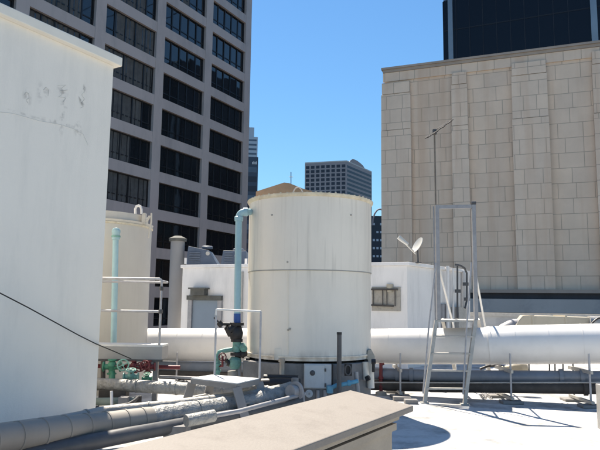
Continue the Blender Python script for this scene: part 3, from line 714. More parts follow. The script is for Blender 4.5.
# ------------------------------------------------------------------ small left tank
D2 = 11.0; R2 = 53./620*D2; x2 = P(95.5, 270, D2).x
ztb = Zat(120, 219.5, D2-R2*.9)
t2 = thing('small_tank', 'smaller round cream tank with flat lid half hidden by the white penthouse', 'tank', (x2, D2, 0))
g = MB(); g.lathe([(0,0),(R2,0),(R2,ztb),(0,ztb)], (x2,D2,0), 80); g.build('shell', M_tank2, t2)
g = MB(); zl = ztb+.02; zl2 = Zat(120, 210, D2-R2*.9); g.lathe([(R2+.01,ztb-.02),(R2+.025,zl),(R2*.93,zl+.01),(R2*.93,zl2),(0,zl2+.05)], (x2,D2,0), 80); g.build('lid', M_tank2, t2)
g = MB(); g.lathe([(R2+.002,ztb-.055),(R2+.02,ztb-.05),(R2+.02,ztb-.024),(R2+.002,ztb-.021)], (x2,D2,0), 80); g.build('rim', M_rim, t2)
yl = D2-.35
g = MB(); g.tube([P(135.5,215,yl), P(135.3,209,yl), P(136.5,206.3,yl), P(138.5,205.6,yl), P(140.6,206.6,yl), P(141.5,209.5,yl), P(141.5,214,yl)], .022, 10); g.build('gooseneck', M_pipe, t2)
g = MB(); g.box(tuple(P(141.5,224,yl)), tuple(P(145.5,213,yl)+Vector((0,.1,0)))); g.build('hatch_post', M_tank2, t2)
g = MB(); g.tube([P(146,222,yl), P(150,216,yl)], .022, 8); g.tube([P(151.5,213,yl), P(151.3,222,yl), P(150,229,yl), P(148.6,238,yl)], .016, 8); g.build('bracket_rod', M_tank2, t2)

# teal riser in front of small tank
yr = D2-R2-.12
rz = thing('vent_riser', 'pale teal vertical pipe with round cap in front of the small left tank', 'pipe', P(113.5, 343, yr))
g = MB(); a = P(113.5, 348, yr); b = P(115.7, 237, yr); g.tube([a, b], .047, 20); g.build('pipe', M_teal, rz)
g = MB(); a2 = P(115.7, 240, yr); b2 = P(115.8, 228.5, yr)
g.lathe([(.047,0),(.062,.01),(.062,.11),(.068,.12),(.066,.16),(.045,.19),(0,.2)], a2, 24); g.build('cap', M_teal, rz)
g = MB(); g.lathe([(.063,.045),(.072,.045),(.072,.07),(.063,.07)], a2, 24); g.build('collar', M_teal2, rz)

# ------------------------------------------------------------------ access platform at left
yp = 9.25
ap = thing('access_platform', 'grey steel access platform with double handrail behind the penthouse corner', 'platform', P(155, 403, yp))
zd = Zat(160, 345, yp); xR = P(162.5, 345, yp).x; xL = P(60, 345, yp).x
yB = yp+.42
g = MB(); g.box((xL, yp-.0, zd-.03), (xR, yB, zd)); g.build('deck', M_deck, ap)
g = MB(); zf0 = Zat(160, 359.5, yp); g.box((xL, yp-.02, zf0), (xR, yp+.02, zd-.032)); g.box((xR-.02, yp+.022, zf0), (xR, yB, zd-.032)); g.build('fascia', M_fasc, ap)
g = MB(); g.box((xL, yp-.03, zf0-.03), (xR+.01, yp+.03, zf0-.002)); g.build('lower_flange', M_pole, ap)
xp = P(155.5, 380, yp+.05).x
g = MB(); g.box((xp-.035, yp+.0, .0), (xp+.035, yp+.07, zf0-.032)); g.build('leg', M_step, ap)
g = MB(); g.box((xL+.2, yp+.0, .0), (xL+.27, yp+.07, zf0-.032)); g.build('leg', M_step, ap)
zr1 = Zat(160, 279, yp); zr2 = Zat(160, 311.5, yp)
xq = P(161, 300, yp).x
g = MB(); g.tube([(xq, yp, zd), (xq, yp, zr1-.03), (xq-.03, yp, zr1)], .019, 12); g.build('post', M_rail, ap)
g = MB(); g.tube([(xq-.1, yB-.02, zd), (xq-.1, yB-.02, zr1-.02)], .001, 6) 
g = MB(); g.tube([(xL, yp, zr1), (xq-.03, yp, zr1)], .02, 12); g.build('top_rail', M_rail, ap)
g = MB(); g.tube([(xL, yB, zr1-.035), (xq-.03, yB, zr1-.035), (xq, yB-.03, zr1-.035), (xq, yp+.03, zr1-.03)], .018, 12); g.build('back_rail', M_rail, ap)
g = MB(); g.tube([(xL, yp, zr2), (xq, yp, zr2)], .019, 12); g.build('mid_rail', M_rail, ap)
g = MB(); g.lathe([(.027,-.03),(.032,-.02),(.032,.02),(.027,.03)], (xq, yp, zr2), 14); g.lathe([(.027,-.03),(.032,-.02),(.032,.02),(.027,.03)], (xq, yp, zr1-.14), 14); g.build('rail_fitting', M_pole, ap)

# ------------------------------------------------------------------ big white pipe
def dpipe(px): return 11.85+(9.95-11.85)*((px-150)/450.)
pts = [(60,344.5),(150,344.5),(240,345),(330,345.6),(375,346.2),(430,346.2),(484,345.8),(496,345.2),(520,344.6),(570,343.9),(640,343.2),(720,342.6)]
def pc_(px, py): return P(px, py, dpipe(px))
RP = .299
bp_ = thing('chilled_water_main', 'very large white jacketed pipe running across the whole roof', 'pipe', pc_(375,346))
g = MB(); g.tube([pc_(a,b) for a,b in pts], [RP if a<490 else RP*1.045 for a,b in pts], 48); g.build('jacket', M_pipe, bp_)
def ring(px, wd=.03, h=.008, mt=M_pband, nm='strap'):
    py = 344.5 if px<240 else (346.2-(px-375)*.0125 if px>484 else 345.8)
    for i in range(len(pts)-1):
        if pts[i][0] <= px <= pts[i+1][0]:
            f = (px-pts[i][0])/(pts[i+1][0]-pts[i][0]); c = pc_(*pts[i]).lerp(pc_(*pts[i+1]), f); ax = (pc_(*pts[i+1])-pc_(*pts[i])).normalized()
    r = RP*1.045 if px > 494 else RP
    g = MB(); g.lathe([(r+.001,-wd/2),(r+h,-wd/2),(r+h,wd/2),(r+.001,wd/2)], c, 48, ax); g.build(nm, mt, bp_)
for px in (182, 207, 390, 421, 515, 548, 582): ring(px, .012, .003, M_pipe, 'seam_strap')
ring(490, .05, .018, M_pipe, 'joint_collar')

# stands under the pipes
def stand(px, lab, h2=True):
    d = dpipe(px)-.1; x = pc_(px,345).x
    t = thing('pipe_stand', lab, 'pipe stand', (x, d, 0), 0, 'steel stands carrying the long pipes')
    zz = pc_(px, 345).z-RP
    g = MB(); g.tube([(x, d-.33, .06), (x, d-.33, zz+.2)], .016, 10); g.build('post', M_rail, t)
    g = MB(); g.tube([(x+.05, d+.36, .06), (x+.05, d+.36, zz+.2)], .016, 10); g.build('post', M_rail, t)
    g = MB(); g.bar((x, d-.4, zz-.08), (x, d+.4, zz-.08), .04, .05); g.build('cross_bar', M_galv, t)
    g = MB(); g.bar((x, d-.4, .08), (x, d+.4, .08), .05, .04); g.build('lower_bar', M_galv, t)
    g = MB(); g.box((x-.16, d-.43, 0), (x+.16, d-.2, .045)); g.build('foot', M_conc, t, bevel=.008)
    g = MB(); g.box((x-.16, d+.2, 0), (x+.16, d+.43, .045)); g.build('foot', M_conc, t, bevel=.008)
stand(501, 'pipe stand just right of the crossover ladder')
stand(576, 'pipe stand nearest the right edge of the roof')
stand(396, 'pipe stand left of the crossover ladder, nearest the tank')
stand(182, 'pipe stand under the main between penthouse platform and step')

# long lower pipes
def long_pipe(name, lab, pts, rad, mt, dofs, flanges=()):
    path = [P(a, b, dpipe(a)+dofs) for a, b in pts]
    t = thing(name, lab, 'pipe', path[0])
    g = MB(); g.tube(path, rad, 24); g.build('pipe', mt, t)
    for px in flanges:
        for i in range(len(pts)-1):
            if pts[i][0] <= px <= pts[i+1][0]:
                c = path[i].lerp(path[i+1], (px-pts[i][0])/(pts[i+1][0]-pts[i][0])); ax = (path[i+1]-path[i]).normalized()
                g = MB(); g.lathe([(rad,-.03),(rad+.025,-.03),(rad+.025,.03),(rad,.03)], c, 24, ax); g.build('flange', mt, t)
long_pipe('blue_grey_pipe', 'blue grey pipe running under the big white main', [(150,366),(240,368),(375,374),(450,376),(600,377),(720,378)], .095, M_bpipe, -.12, (398, 412, 563, 583))
long_pipe('brown_pipe', 'dark brown pipe lying lowest beneath the blue grey pipe', [(160,374),(240,377),(372,385),(450,387),(596,388.5)], .088, M_brown, -.15, (586,))
long_pipe('thin_conduit', 'thin pale conduit clipped between the two long lower pipes', [(370,382.6),(450,382.8),(620,382.6)], .012, M_galv, -.27)
t = P(585,388,10.0)
# beige lump between main and blue pipe
a = P(500, 368.5, 10.95); b = P(528, 367.5, 10.8)
t = thing('insulated_strainer', 'beige wrapped strainer body between the ladder and the pipe stand', 'pipe fitting', a)
g = MB(); g.tube([a, a.lerp(b,.3), a.lerp(b,.55), a.lerp(b,.8), b], [.03,.05,.1,.11,.05], 16, wob=.05); g.build('body', M_duct, t)
g = MB(); g.tube([P(480,369,11), P(488,366,11), P(496,365.5,11), P(505,367,11)], .022, 8); g.build('hose', M_black, t)
# thin drop rods between the pipes seen against the roof
for px in (529, 549.5, 555, 563):
    g = MB(); dd_ = dpipe(px)+.1; a = P(px, 362, dd_); b = P(px, 374, dd_); g.tube([a+Vector((0,0,.05)), b-Vector((0,0,.05))], .012, 8)
    tag(g.build('hanger_rod', M_pole), {529:'leftmost of the four thin rods hanging under the white main',549.5:'second from left of the four thin rods under the white main',555:'third from left of the four thin rods under the white main',563:'rightmost of the four thin rods under the white main'}[px], 'rod', 'hanger rods under the main')

# white post at right edge
a = P(599.5, 432, 8.4); a.z = 0
t = thing('white_post', 'whitish square post cut by the right edge of the view', 'post', a)
g = MB(); g.box((a.x-.03, 8.95, 0), (a.x+.45, 9.25, Zat(599, 385, 9.0))); g.build('post', M_wall2, t, bevel=.01) if False else None
px0 = P(597.6, 400, 8.0); 
g = MB(); g.box((px0.x, 7.9, 0), (px0.x+.14, 8.04, Zat(599,384,8.0))); g.build('shaft', M_galv, t, bevel=.006)

# ------------------------------------------------------------------ duct behind main
dy = 13.2
t = thing('roof_duct', 'long beige duct box with rounded ends behind the white main at right', 'duct', P(520,320,dy))
pts_ = [(509,334),(523,315.8),(552,316.2),(592,317.6),(592,334)]
f1 = [P(a,b,dy) for a,b in pts_]; f2 = [v+Vector((.25,.9,0)) for v in f1]
g = MB(); nb=len(f1); g.add(f1+f2, [tuple(range(nb))[::-1], tuple(range(nb,2*nb))]+[(i,(i+1)%nb,nb+(i+1)%nb,nb+i) for i in range(nb)]); g.build('casing', M_duct, t, bevel=.015)
g = MB(); g.tube([P(498,338,dy+.3), P(505,330,dy+.3), P(513,326,dy+.3), P(522,325.5,dy+.3)], .15, 20); g.build('elbow', M_galvb, t)
g = MB(); g.tube([P(588,322,dy+.05), P(600,324,dy+.05), P(625,325,dy+.05)], [.13,.16,.16], 20); g.build('round_end', M_galv, t)
g = MB(); cpt = P(591,326,dy-.1); g.tube([P(588+8*math.sin(k*.26)-0, 328-11*math.sin(k*.26)+0, dy-.12) if False else P(589+1.6*k, 327-9*math.sin(k*math.pi/14), dy-.12) for k in range(8)], .02, 8); g.build('band', M_black, t)
g = MB(); 
for px in (533, 566): g = MB(); g.box(tuple(P(px,316.2,dy-.012)-Vector((.02,0,.5))), tuple(P(px,315.4,dy)+Vector((.02,.6,0)))); g.build('seam_strip', M_duct, t)

# ================================================================== CROSSOVER LADDER
FL = G(424.5, 403.5); FR_ = G(464.5, 404.8)
dl_ = 10.0
TL = P(436.2, 320.5, dl_); TR = P(475.3, 320.5, dl_-.06)
lad = thing('crossover_ladder', 'grey steel crossover ladder with tall hoop standing over the white main', 'ladder', (FL+FR_)/2)
def side_box(a, b, nm, mt, wd=.03, dp=.075):
    g = MB(); g.bar(a, b, wd, dp, Vector((0,1,.2))); g.build(nm, mt, lad)
back = Vector((.33, 1, 0)).normalized()*1.0
for F, T_ in ((FL, TL), (FR_, TR)):
    side_box(F, T_, 'stile', M_galv, .055, .05)
for F, T_ in ((FL, TL), (FR_, TR)):
    foot = T_+back+Vector((.45,.7,0)); foot.z = 0; side_box(T_+back, foot, 'rear_stile', M_galv, .05, .05)
# rungs (photo y of left end): 388, 370.5, 353, 336
def on(a, b, yy):     # point of segment a-b at photo row yy
    lo, hi = 0., 1.
    for _ in range(30):
        mi_ = (lo+hi)/2; v = a.lerp(b, mi_)-EYE; sy = 225-FPX*v.dot(u_)/v.dot(f_)
        if sy > yy: lo = mi_
        else: hi = mi_
    return a.lerp(b, lo)
for yy in (388.5, 370.5, 353.2, 336.2):
    g = MB(); g.bar(on(FL,TL,yy), on(FR_,TR,yy+.4), .07, .025); g.build('rung', M_galv, lad)
g = MB(); pl = [TL, TR, TR+back, TL+back]; zt4 = TL.z
g.prism([(p.x,p.y) for p in pl], zt4-.02, zt4+.012); g.build('top_platform', M_galv, lad)
HL0 = P(439, 320, dl_+.02); HR0 = P(476.6, 320, dl_-.04)
zh = Zat(438, 205, dl_)
g = MB(); g.box((HL0.x-.032, dl_, zt4+.013), (HL0.x+.026, dl_+.06, zh)); g.build('hoop_post', M_galvb, lad)
g = MB(); g.box((HR0.x-.03, dl_-.04, zt4+.013), (HR0.x+.03, dl_+.02, zh+.01)); g.build('hoop_post', M_galvb, lad)
g = MB(); g.bar((HL0.x+.03, dl_+.03, zh-.03), (HR0.x-.035, dl_-.01, zh-.02), .06, .055); g.build('hoop_bar', M_galvb, lad)
g = MB(); g.tube([(HR0.x-.035, dl_-.01, zh+.04), (HR0.x+.04, dl_-.01, zh+.04)], .03, 10); g.build('hoop_bolt', M_pole, lad)
g = MB(); g.tube([(HL0.x-.055, dl_+.03, zh-.02), (HL0.x-.055, dl_+.03, zt4)], .012, 8); g.build('side_rod', M_galvb, lad)
# front sloped handrails and rear handrails
for hx, F, py0 in ((HL0.x-.04, FL, 263), (HR0.x-.05, FR_, 262)):
    a = Vector((hx, dl_+.0, Zat(440, py0, dl_))); b = F.lerp(TL if F is FL else TR, .12)+Vector((-.05,-.03,0))
    g = MB(); g.tube([a, b.lerp(a,.5)+Vector((-.02,-.03,0)), b], .0135, 8); g.build('handrail', M_rail, lad)
for hx, F in ((HL0.x, FL), (HR0.x-.0, FR_)):
    a = Vector((hx, dl_+.05, Zat(475, 263, dl_))); mid = a+Vector((.62, 1.55, -1.05)); low = mid+Vector((.1,.3,-.9))
    g = MB(); g.tube([a, mid, low], .018, 8); g.build('rear_handrail', M_deck, lad)
for F in (FL, FR_):
    g = MB(); g.box((F.x-.06, F.y-.05, 0), (F.x+.06, F.y+.06, .02)); g.build('foot_plate', M_galv, lad)

# ================================================================== STEP PLATFORM OVER THE INSULATED PIPES
zs_ = .6
q = {'FL': G(191,377.8,zs_), 'BL': G(212,374.6,zs_), 'BR': G(259.5,378.2,zs_), 'FR': G(237,383.2,zs_)}
st = thing('step_platform', 'small grey step platform with handrail hoop straddling the insulated pipes', 'platform', (q['FL']+q['BR'])/2-Vector((0,0,zs_)))
g = MB(); o4 = [q[k] for k in ('FL','FR','BR','BL')]; g.prism([(p.x,p.y) for p in o4], zs_-.012, zs_); g.build('deck', M_deck, st)
cc0 = sum((p for p in o4), Vector())/4
ou = lambda p, k: Vector((p.x+(p.x-cc0.x)*k, p.y+(p.y-cc0.y)*k, 0))
g = MB()
for i in range(4):
    a = ou(o4[i], -.015); b = ou(o4[(i+1)%4], -.015); a.z = b.z = zs_-.042; g.bar(a, b, .022, .056)
g.build('edge_frame', M_step, st)
def leg(p, spl, dep=.0):
    a = Vector((p.x, p.y, zs_-.05)); b = Vector((p.x+spl[0], p.y+spl[1], .0)); g = MB(); g.bar(a, b, .035, .1, Vector((1,.3,0))); g.build('leg', M_step, st)
lx = (q['FL']-q['FR']).normalized()
for k in ('FL','BL'): leg(q[k].lerp(cc0,.04), (lx.x*.2, lx.y*.2))
for k in ('FR','BR'): leg(q[k].lerp(cc0,.02), (-lx.x*.24, -lx.y*.24))
for zz in (.22, .36):
    for k1, k2, s_ in (('FR','BR',-1), ('FL','BL',1)):
        off = lx*s_*.17*(1-zz/zs_); a = q[k1].lerp(cc0,.1)+off; b = q[k2].lerp(cc0,.1)+off; a.z=b.z=zz; g = MB(); g.bar(a, b, .05, .02); g.build('tread', M_galv, st)
zr = Zat(240, 311, q['BL'].y)
a = q['BL']; b = q['BR']; xa = P(215.5, 340, a.y).x
g = MB(); g.tube([(xa, a.y, zs_), (xa, a.y, zr-.14), (xa-.005, a.y, zr-.06)], .013, 10); g.build('handrail_post', M_rail, st)
g = MB(); g.tube([(b.x, b.y, zs_), (b.x, b.y, zr-.0)], .013, 10); g.build('handrail_post', M_rail, st)
g = MB(); g.tube([(xa-.005, a.y, zr-.06), (xa, a.y, zr+.012), (xa+.02, a.y, zr+.015), (b.x-.0, b.y, zr)], .014, 10); g.build('handrail', M_deck, st)

# ================================================================== INSULATED PIPES IN THE FOREGROUND LEFT
def pipe_run(name, lab, pts, rad, mt, wob=0, nsub=1, bands=(), seg=24, bm=None, grp=None, lumps=0):
    path = []
    P3 = [P(a,b,c) for a,b,c in pts]
    for i in range(len(P3)-1):
        for k in range(nsub): path.append(P3[i].lerp(P3[i+1], k/nsub))
    path.append(P3[-1])
    rr = [rad*(1+(random.uniform(-lumps,lumps) if lumps else 0)) for _ in path]
    t = thing(name, lab, 'pipe', P3[0], 0, grp)
    g = MB(); g.tube(path, rr, seg, wob=wob); g.build('jacket', mt, t)
    tot = sum((P3[i+1]-P3[i]).length for i in range(len(P3)-1))
    for s_ in bands:
        L_ = s_*tot
        for i in range(len(P3)-1):
            sl_ = (P3[i+1]-P3[i]).length
            if L_ <= sl_: 
                ax = (P3[i+1]-P3[i]).normalized(); c = P3[i]+ax*L_; g = MB(); g.lathe([(rad*1.0,-.012),(rad+.007,-.01),(rad+.007,.01),(rad*1.0,.012)], c, seg, ax); g.build('strap', bm or mt, t); break
            L_ -= sl_
    return t
random.seed(5)
pipe_run('front_insulated_pipe', 'thick silvery insulated pipe running along the foot of the white penthouse', [(-60,449,4.75),(0,438.5,5.2),(60,430,5.7),(110,424,6.2),(150,418.5,6.55)], .118, M_dkins, bands=(.08,.2,.31,.42,.53,.64,.75,.86,.95), bm=M_dkins)
pipe_run('wrapped_pipe', 'crumpled foil wrapped pipe passing under the small step platform', [(150,418.5,6.552),(190,412,6.9),(226,406.5,7.3),(262,400,7.62),(290,393.5,7.85)], .112, M_insul2, wob=.045, nsub=10, lumps=.04, bands=(.3,.62))
pipe_run('rear_insulated_pipe', 'thinner insulated pipe lying just behind the thick silvery pipe', [(-20,432,5.75),(60,421,6.3),(105,411.5,6.75),(160,406,7.05),(205,401,7.3),(262,393,7.7),(286,388,7.9)], .058, M_insul, wob=.02, nsub=8, bands=(.3,.5,.7), bm=M_insul2)
pipe_run('gap_shade_pipe', 'added dark pipe standing in for shade between thick silvery pipe and beige coping', [(-40,468,5.0),(60,448,5.6),(130,434.5,6.1),(190,423.5,6.75),(240,415,7.2),(300,401,7.7)], .072, M_pole, wob=.03, nsub=5)  # pipe added as dark filler for the shaded gap beside the coping
pipe_run('lower_sleeve', 'short pale pipe sleeve lying low between the step and beige coping', [(186,421,6.3),(214,415.5,6.5)], .06, M_insul2, wob=.03, nsub=4)
pipe_run('low_silver_pipe', 'low silver pipe emerging beyond the step right legs', [(214,415.7,6.52),(240,411,6.7),(262,405,7.0),(281,400,7.3),(304,394,7.8)], .024, M_galvb, wob=.02, nsub=4)
pipe_run('ragged_pipe', 'ragged white wrapped pipe behind the step legs near the pedestal', [(236,388,7.9),(255,388,7.95),(272,391,7.9),(291,386,8.1)], .055, M_insul2, wob=.09, nsub=7, lumps=.12)
pipe_run('header_pipe', 'pale insulated header pipe beneath the access platform valves', [(60,384,9.0),(97,384,8.9),(155,387,8.7),(190,389,8.55),(230,391,8.45),(262,391,8.4)], .085, M_insul2, wob=.03, nsub=8, lumps=.03, bands=(.4,.6))
pipe_run('side_pipe', 'greenish lower pipe on the roof below the access platform', [(70,402,8.6),(97,401.5,8.6),(140,401,8.6)], .05, mat('greenish_pipe', (.16,.2,.18), .6, .2, 6))
# end elbow at pedestal
t = thing('flanged_elbow', 'grey flanged elbow where the wrapped pipe meets the tank pedestal', 'pipe fitting', P(293,392,7.7))
g = MB(); a = P(290,391.5,7.6); b = P(298,391,7.72); g.tube([a, b, P(299,396,7.8), P(299,404,7.8)], .075, 20); g.build('elbow', M_galvb, t)
g = MB(); ax = (b-a).normalized(); g.lathe([(.076,-.012),(.115,-.012),(.115,.012),(.076,.012)], a.lerp(b,.7), 28, ax); g.build('flange', M_galvb, t)
g = MB(); g.tube([P(295,388,7.9), P(295,378,7.9)], .045, 16); g.build('stub', M_conc, t)
# saddle blocks under these pipes
for (px,py,d,lab) in ((35,445,5.5,'dark support block under the thick pipe near left edge'),(178,425,6.6,'dark support block under the wrapped pipe left of the step')):
    c = P(px,py,d); g = MB(); g.box((c.x-.12,c.y-.15,0),(c.x+.12,c.y+.15,.26)); tag(g.build('support_block', M_conc, bevel=.01), lab, 'support block')
for (px,d,lab) in ((107,8.9,'dark saddle block under the header pipe nearest the penthouse'),(121,8.85,'dark saddle block under the header pipe beside the white stub')):
    c = P(px,395,d); g = MB(); g.box((c.x-.09,c.y-.1,0),(c.x+.09,c.y+.1,P(px,389,d).z)); tag(g.build('saddle_block', M_brown, bevel=.01), lab, 'support block')
a = P(112.5,404,8.5); g = MB(); g.tube([Vector((a.x,8.5,0)), P(111.5,391,8.5)], .02, 10); tag(g.build('pipe_stub', M_pipe), 'thin white vertical stub below the access platform', 'pipe')
a = P(123.5,404,8.5); g = MB(); g.box((a.x-.06,8.45,0),(a.x+.06,8.6,P(123,397,8.5).z)); tag(g.build('concrete_block', M_conc), 'small grey block right of the white stub', 'block')
g = MB(); g.tube([P(96,408,7.6), P(112,407,7.6), P(128,404.5,7.7), P(134,401,7.9), P(138.5,397,8.1)], .022, 10); g.tube([P(138.5,396,8.1), P(138.5,404,8.1)], .04, 10)
tag(g.build('black_hose', M_black), 'black hose curling up beside the access platform leg', 'hose')
g = MB(); g.tube([P(157,402,8.9), P(163,404.5,8.6), P(169,406,8.4)], .018, 8); g.tube([P(165,404,8.5), P(171,404.5,8.5)], .035, 8); tag(g.build('pipe_clamp', M_black), 'small black clamp on the roof at the platform leg foot', 'clamp')
g = MB(); g.bar(P(158,376.5,9.6), P(200,378,9.6), .05, .035); tag(g.build('strut_rail', M_galvb), 'flat bluish strut rail lying left of the step platform', 'rail')
g = MB(); g.box(tuple(P(166,372,11.6)), tuple(P(180,368,11.7)+Vector((0,.2,0)))); tag(g.build('dark_block', M_black), 'dark block under the white main beside the access platform', 'block')

# valves under the access platform
def handwheel(c, ax, r, mt, parent, nm='handwheel'):
    g = MB(); ax = Vector(ax).normalized(); a = (Vector((0,0,1)) if abs(ax.z) < .9 else Vector((1,0,0))); a = (a-ax*a.dot(ax)).normalized(); b = ax.cross(a)
    g.tube([c+(a*math.cos(k*math.pi/10)+b*math.sin(k*math.pi/10))*r for k in range(21)], r*.14, 8, caps=False)
    for k in range(4): g.tube([c, c+(a*math.cos(k*math.pi/2+.4)+b*math.sin(k*math.pi/2+.4))*r], r*.09, 6)
    g.lathe([(0,-.01),(r*.25,-.01),(r*.25,.015),(0,.015)], c, 12, ax); g.build(nm, mt, parent)
def valve(px, py, d, mt, mtw, lab, wheel=(0,-1,.1), s=1., woff=(8,0)):
    c = P(px, py, d); t = thing('gate_valve', lab, 'valve', c, 0, 'valves below the access platform')
    g = MB(); g.lathe([(0,-.13*s),(.075*s,-.13*s),(.075*s,-.11*s),(.045*s,-.10*s),(.055*s,-.03*s),(.075*s,0),(.06*s,.05*s),(.04*s,.08*s),(.07*s,.085*s),(.07*s,.105*s),(0,.11*s)], c, 20); g.build('body', mt, t)
    g = MB(); g.lathe([(.045*s,-.14*s),(.08*s,-.14*s),(.08*s,-.12*s),(.045*s,-.11*s),(.045*s,.11*s),(.08*s,.12*s),(.08*s,.14*s),(0,.14*s)], c+Vector((0,0,-.01)), 20, Vector((1,.1,0))); g.build('flange', mt, t)
    wc = P(px+woff[0], py+woff[1], d-.12*s)
    g = MB(); g.tube([c, wc], .014*s, 8); g.build('stem', M_pole, t)
    handwheel(wc, wheel, .085*s, mtw, t)
valve(112, 366, 9.1, M_green, mat('pale_green_wheel', (.25,.45,.36), .5), 'green gate valve with pale handwheel nearest the penthouse', (.3,-1,.1), .9, (11,-1))
g = MB(); a = P(112,372,9.1); b = P(112,383,9.0); g.tube([a,b], .045, 14); tag(g.build('valve_riser', M_green), 'short green riser pipe under the green gate valve', 'pipe')
valve(131, 376, 8.9, M_teal2, M_teal2, 'low teal green valve sitting on the header pipe', (0,-.3,1), .75, (0,-6))
valve(134, 366, 9.25, M_red, M_red, 'dull red valve left of the access platform leg', (.2,-1,.2), .75, (6,1))
valve(148, 366, 9.2, M_red, M_red, 'dull red valve directly beside the platform leg', (-.2,-1,.2), .75, (-3,-1))
valve(147, 378, 9.0, M_green, M_green, 'small dark green valve low beside the platform leg', (0,-.5,1), .5, (0,-4))
g = MB(); g.tube([P(97,366,9.4), P(160,367,9.4), P(180,367.5,9.4)], .03, 10); tag(g.build('red_pipe', M_red), 'dull red pipe passing behind the platform valves', 'pipe')
g = MB(); g.tube([P(103,361,9.15), P(103,381,9.1)], .035, 10); tag(g.build('dark_riser', M_brown), 'dark vertical pipe tight against the penthouse corner', 'pipe')
# black cable along the penthouse
g = MB(); pts_c = [(-10,286,6.6),(0,292,6.8),(30,307.5,7.15),(60,324,7.6),(80,335,7.95),(97,343.5,8.25),(115,351,8.7),(132,358.5,9.1)]
g.tube([P(*p)+Vector((0,-.05,0)) for p in pts_c], .0075, 8); tag(g.build('slack_cable', M_cable), 'thin black cable slanting across the white penthouse wall', 'cable')

# ================================================================== TEAL RISER WITH VALVES LEFT OF TANK
yv = 9.0
rs = thing('tank_riser', 'tall pale teal fill pipe with black valve at the left of the cream tank', 'pipe', P(238,380,yv))
g = MB(); e = [P(237.2,322,yv), P(238.4,240,yv), P(238.8,218,yv)]; g.tube(e, .049, 20); g.build('pipe', M_teal, rs)
g = MB(); ce = P(244.2,214.5,yv); pth=[]
for k in range(9):
    an = math.pi*k/16; r_e = 5.6; pth.append(P(238.8+r_e*(1-math.cos(an)), 218.2-6.2*math.sin(an), yv+.0))
pth.append(P(250, 211.9, yv+.15)); g.tube(pth, .05, 20); g.build('elbow', M_teal, rs)
g = MB(); g.lathe([(.05,-.03),(.062,-.03),(.066,.03),(.05,.04)], P(238.8,219,yv), 24); g.lathe([(.05,-.03),(.064,-.03),(.064,.03),(.05,.04)], P(245.5,212,yv+.02), 24, Vector((1,.05,0))); g.build('collar', M_teal, rs)
g = MB(); g.tube([P(237.2,323,yv), P(237.2,313.5,yv)], .051, 20); g.build('blue_wrap', M_blue, rs)
def flg(px, py, r, h, ax=None): return [P(px,py,yv), r, h, ax]
g = MB()
g.lathe([(0,-.02),(.10,-.02),(.10,.02),(0,.02)], P(237,324,yv), 24)
g.lathe([(.055,.0),(.075,-.03),(.1,-.11),(.085,-.19),(.05,-.24)], P(236.5,325,yv), 24)
g.lathe([(0,-.02),(.085,-.02),(.085,.02),(0,.02)], P(236.8,340.5,yv), 24)
g.tube([P(236,326,yv), P(229,331,yv-.03)], .07, 16); g.tube([P(232,333,yv), P(226.5,327,yv-.05)], [.075,.045], 16)
g.build('check_valve', M_black, rs)
g = MB(); g.tube([P(230,324.3,yv-.02), P(221,324,yv-.05)], .022, 10); g.tube([P(222,326,yv-.05), P(218.5,322,yv-.06)], .042, 12); g.tube([P(218.5,322,yv-.06), P(214,317.5,yv-.06)], .012, 8); g.build('lever_arm', M_black, rs)
g = MB(); g.tube([P(237,342,yv), P(237,352,yv)], .062, 20); g.tube([P(237,348.5,yv), P(243,346,yv-.02), P(244,349,yv-.1)], .05, 16); g.tube([P(235,349,yv), P(225,350.5,yv), P(219.5,352,yv), P(217.8,356,yv), P(217.4,381,yv)], .034, 16); g.build('tee_pipe', M_teal2, rs)
g = MB(); g.lathe([(0,-.02),(.095,-.02),(.095,.02),(0,.02)], P(237,354,yv), 24); g.tube([P(236,355,yv), P(246.5,353.5,yv-.04)], [.055,.04], 12); g.lathe([(.05,-.015),(.062,-.015),(.062,.015),(.05,.015)], P(243.2,354,yv), 16, Vector((1,0,0))); g.build('black_flange', M_black, rs)
g = MB(); g.lathe([(0,.06),(.055,.06),(.09,.02),(.09,-.05),(.06,-.11),(.0,-.11)], P(235,361,yv), 24); g.build('valve_body', M_teal2, rs)
g = MB(); g.tube([P(238.4,356,yv+.03), P(238.6,385,yv+.03)], .042, 14); g.build('lower_pipe', M_galvb, rs)
g = MB(); g.tube([P(233,371,yv), P(233,385,yv)], .075, 16); g.build('base_pipe', M_insul, rs)
handwheel(P(222.5,357,yv-.1), (.6,-1,.2), .055, M_red, rs); 
g = MB(); g.tube([P(222.5,357,yv-.1), P(222.5,366,yv-.05), P(219,366,yv)], .016, 8); g.build('stem', M_red, rs)
g = MB(); 
for py in (358, 364.5, 371): g = MB(); g.lathe([(.035,-.014),(.05,-.014),(.05,.014),(.035,.014)], P(217.6,py,yv), 16); g.build('union', M_teal2, rs)
g = MB(); g.lathe([(.034,-.018),(.052,-.018),(.052,.018),(.034,.018)], P(229,363,yv-.02), 16, Vector((1,0,-.5))); g.tube([P(230,364,yv-.02), P(226,360,yv-.05)], .03, 10); g.build('side_port', M_black, rs)

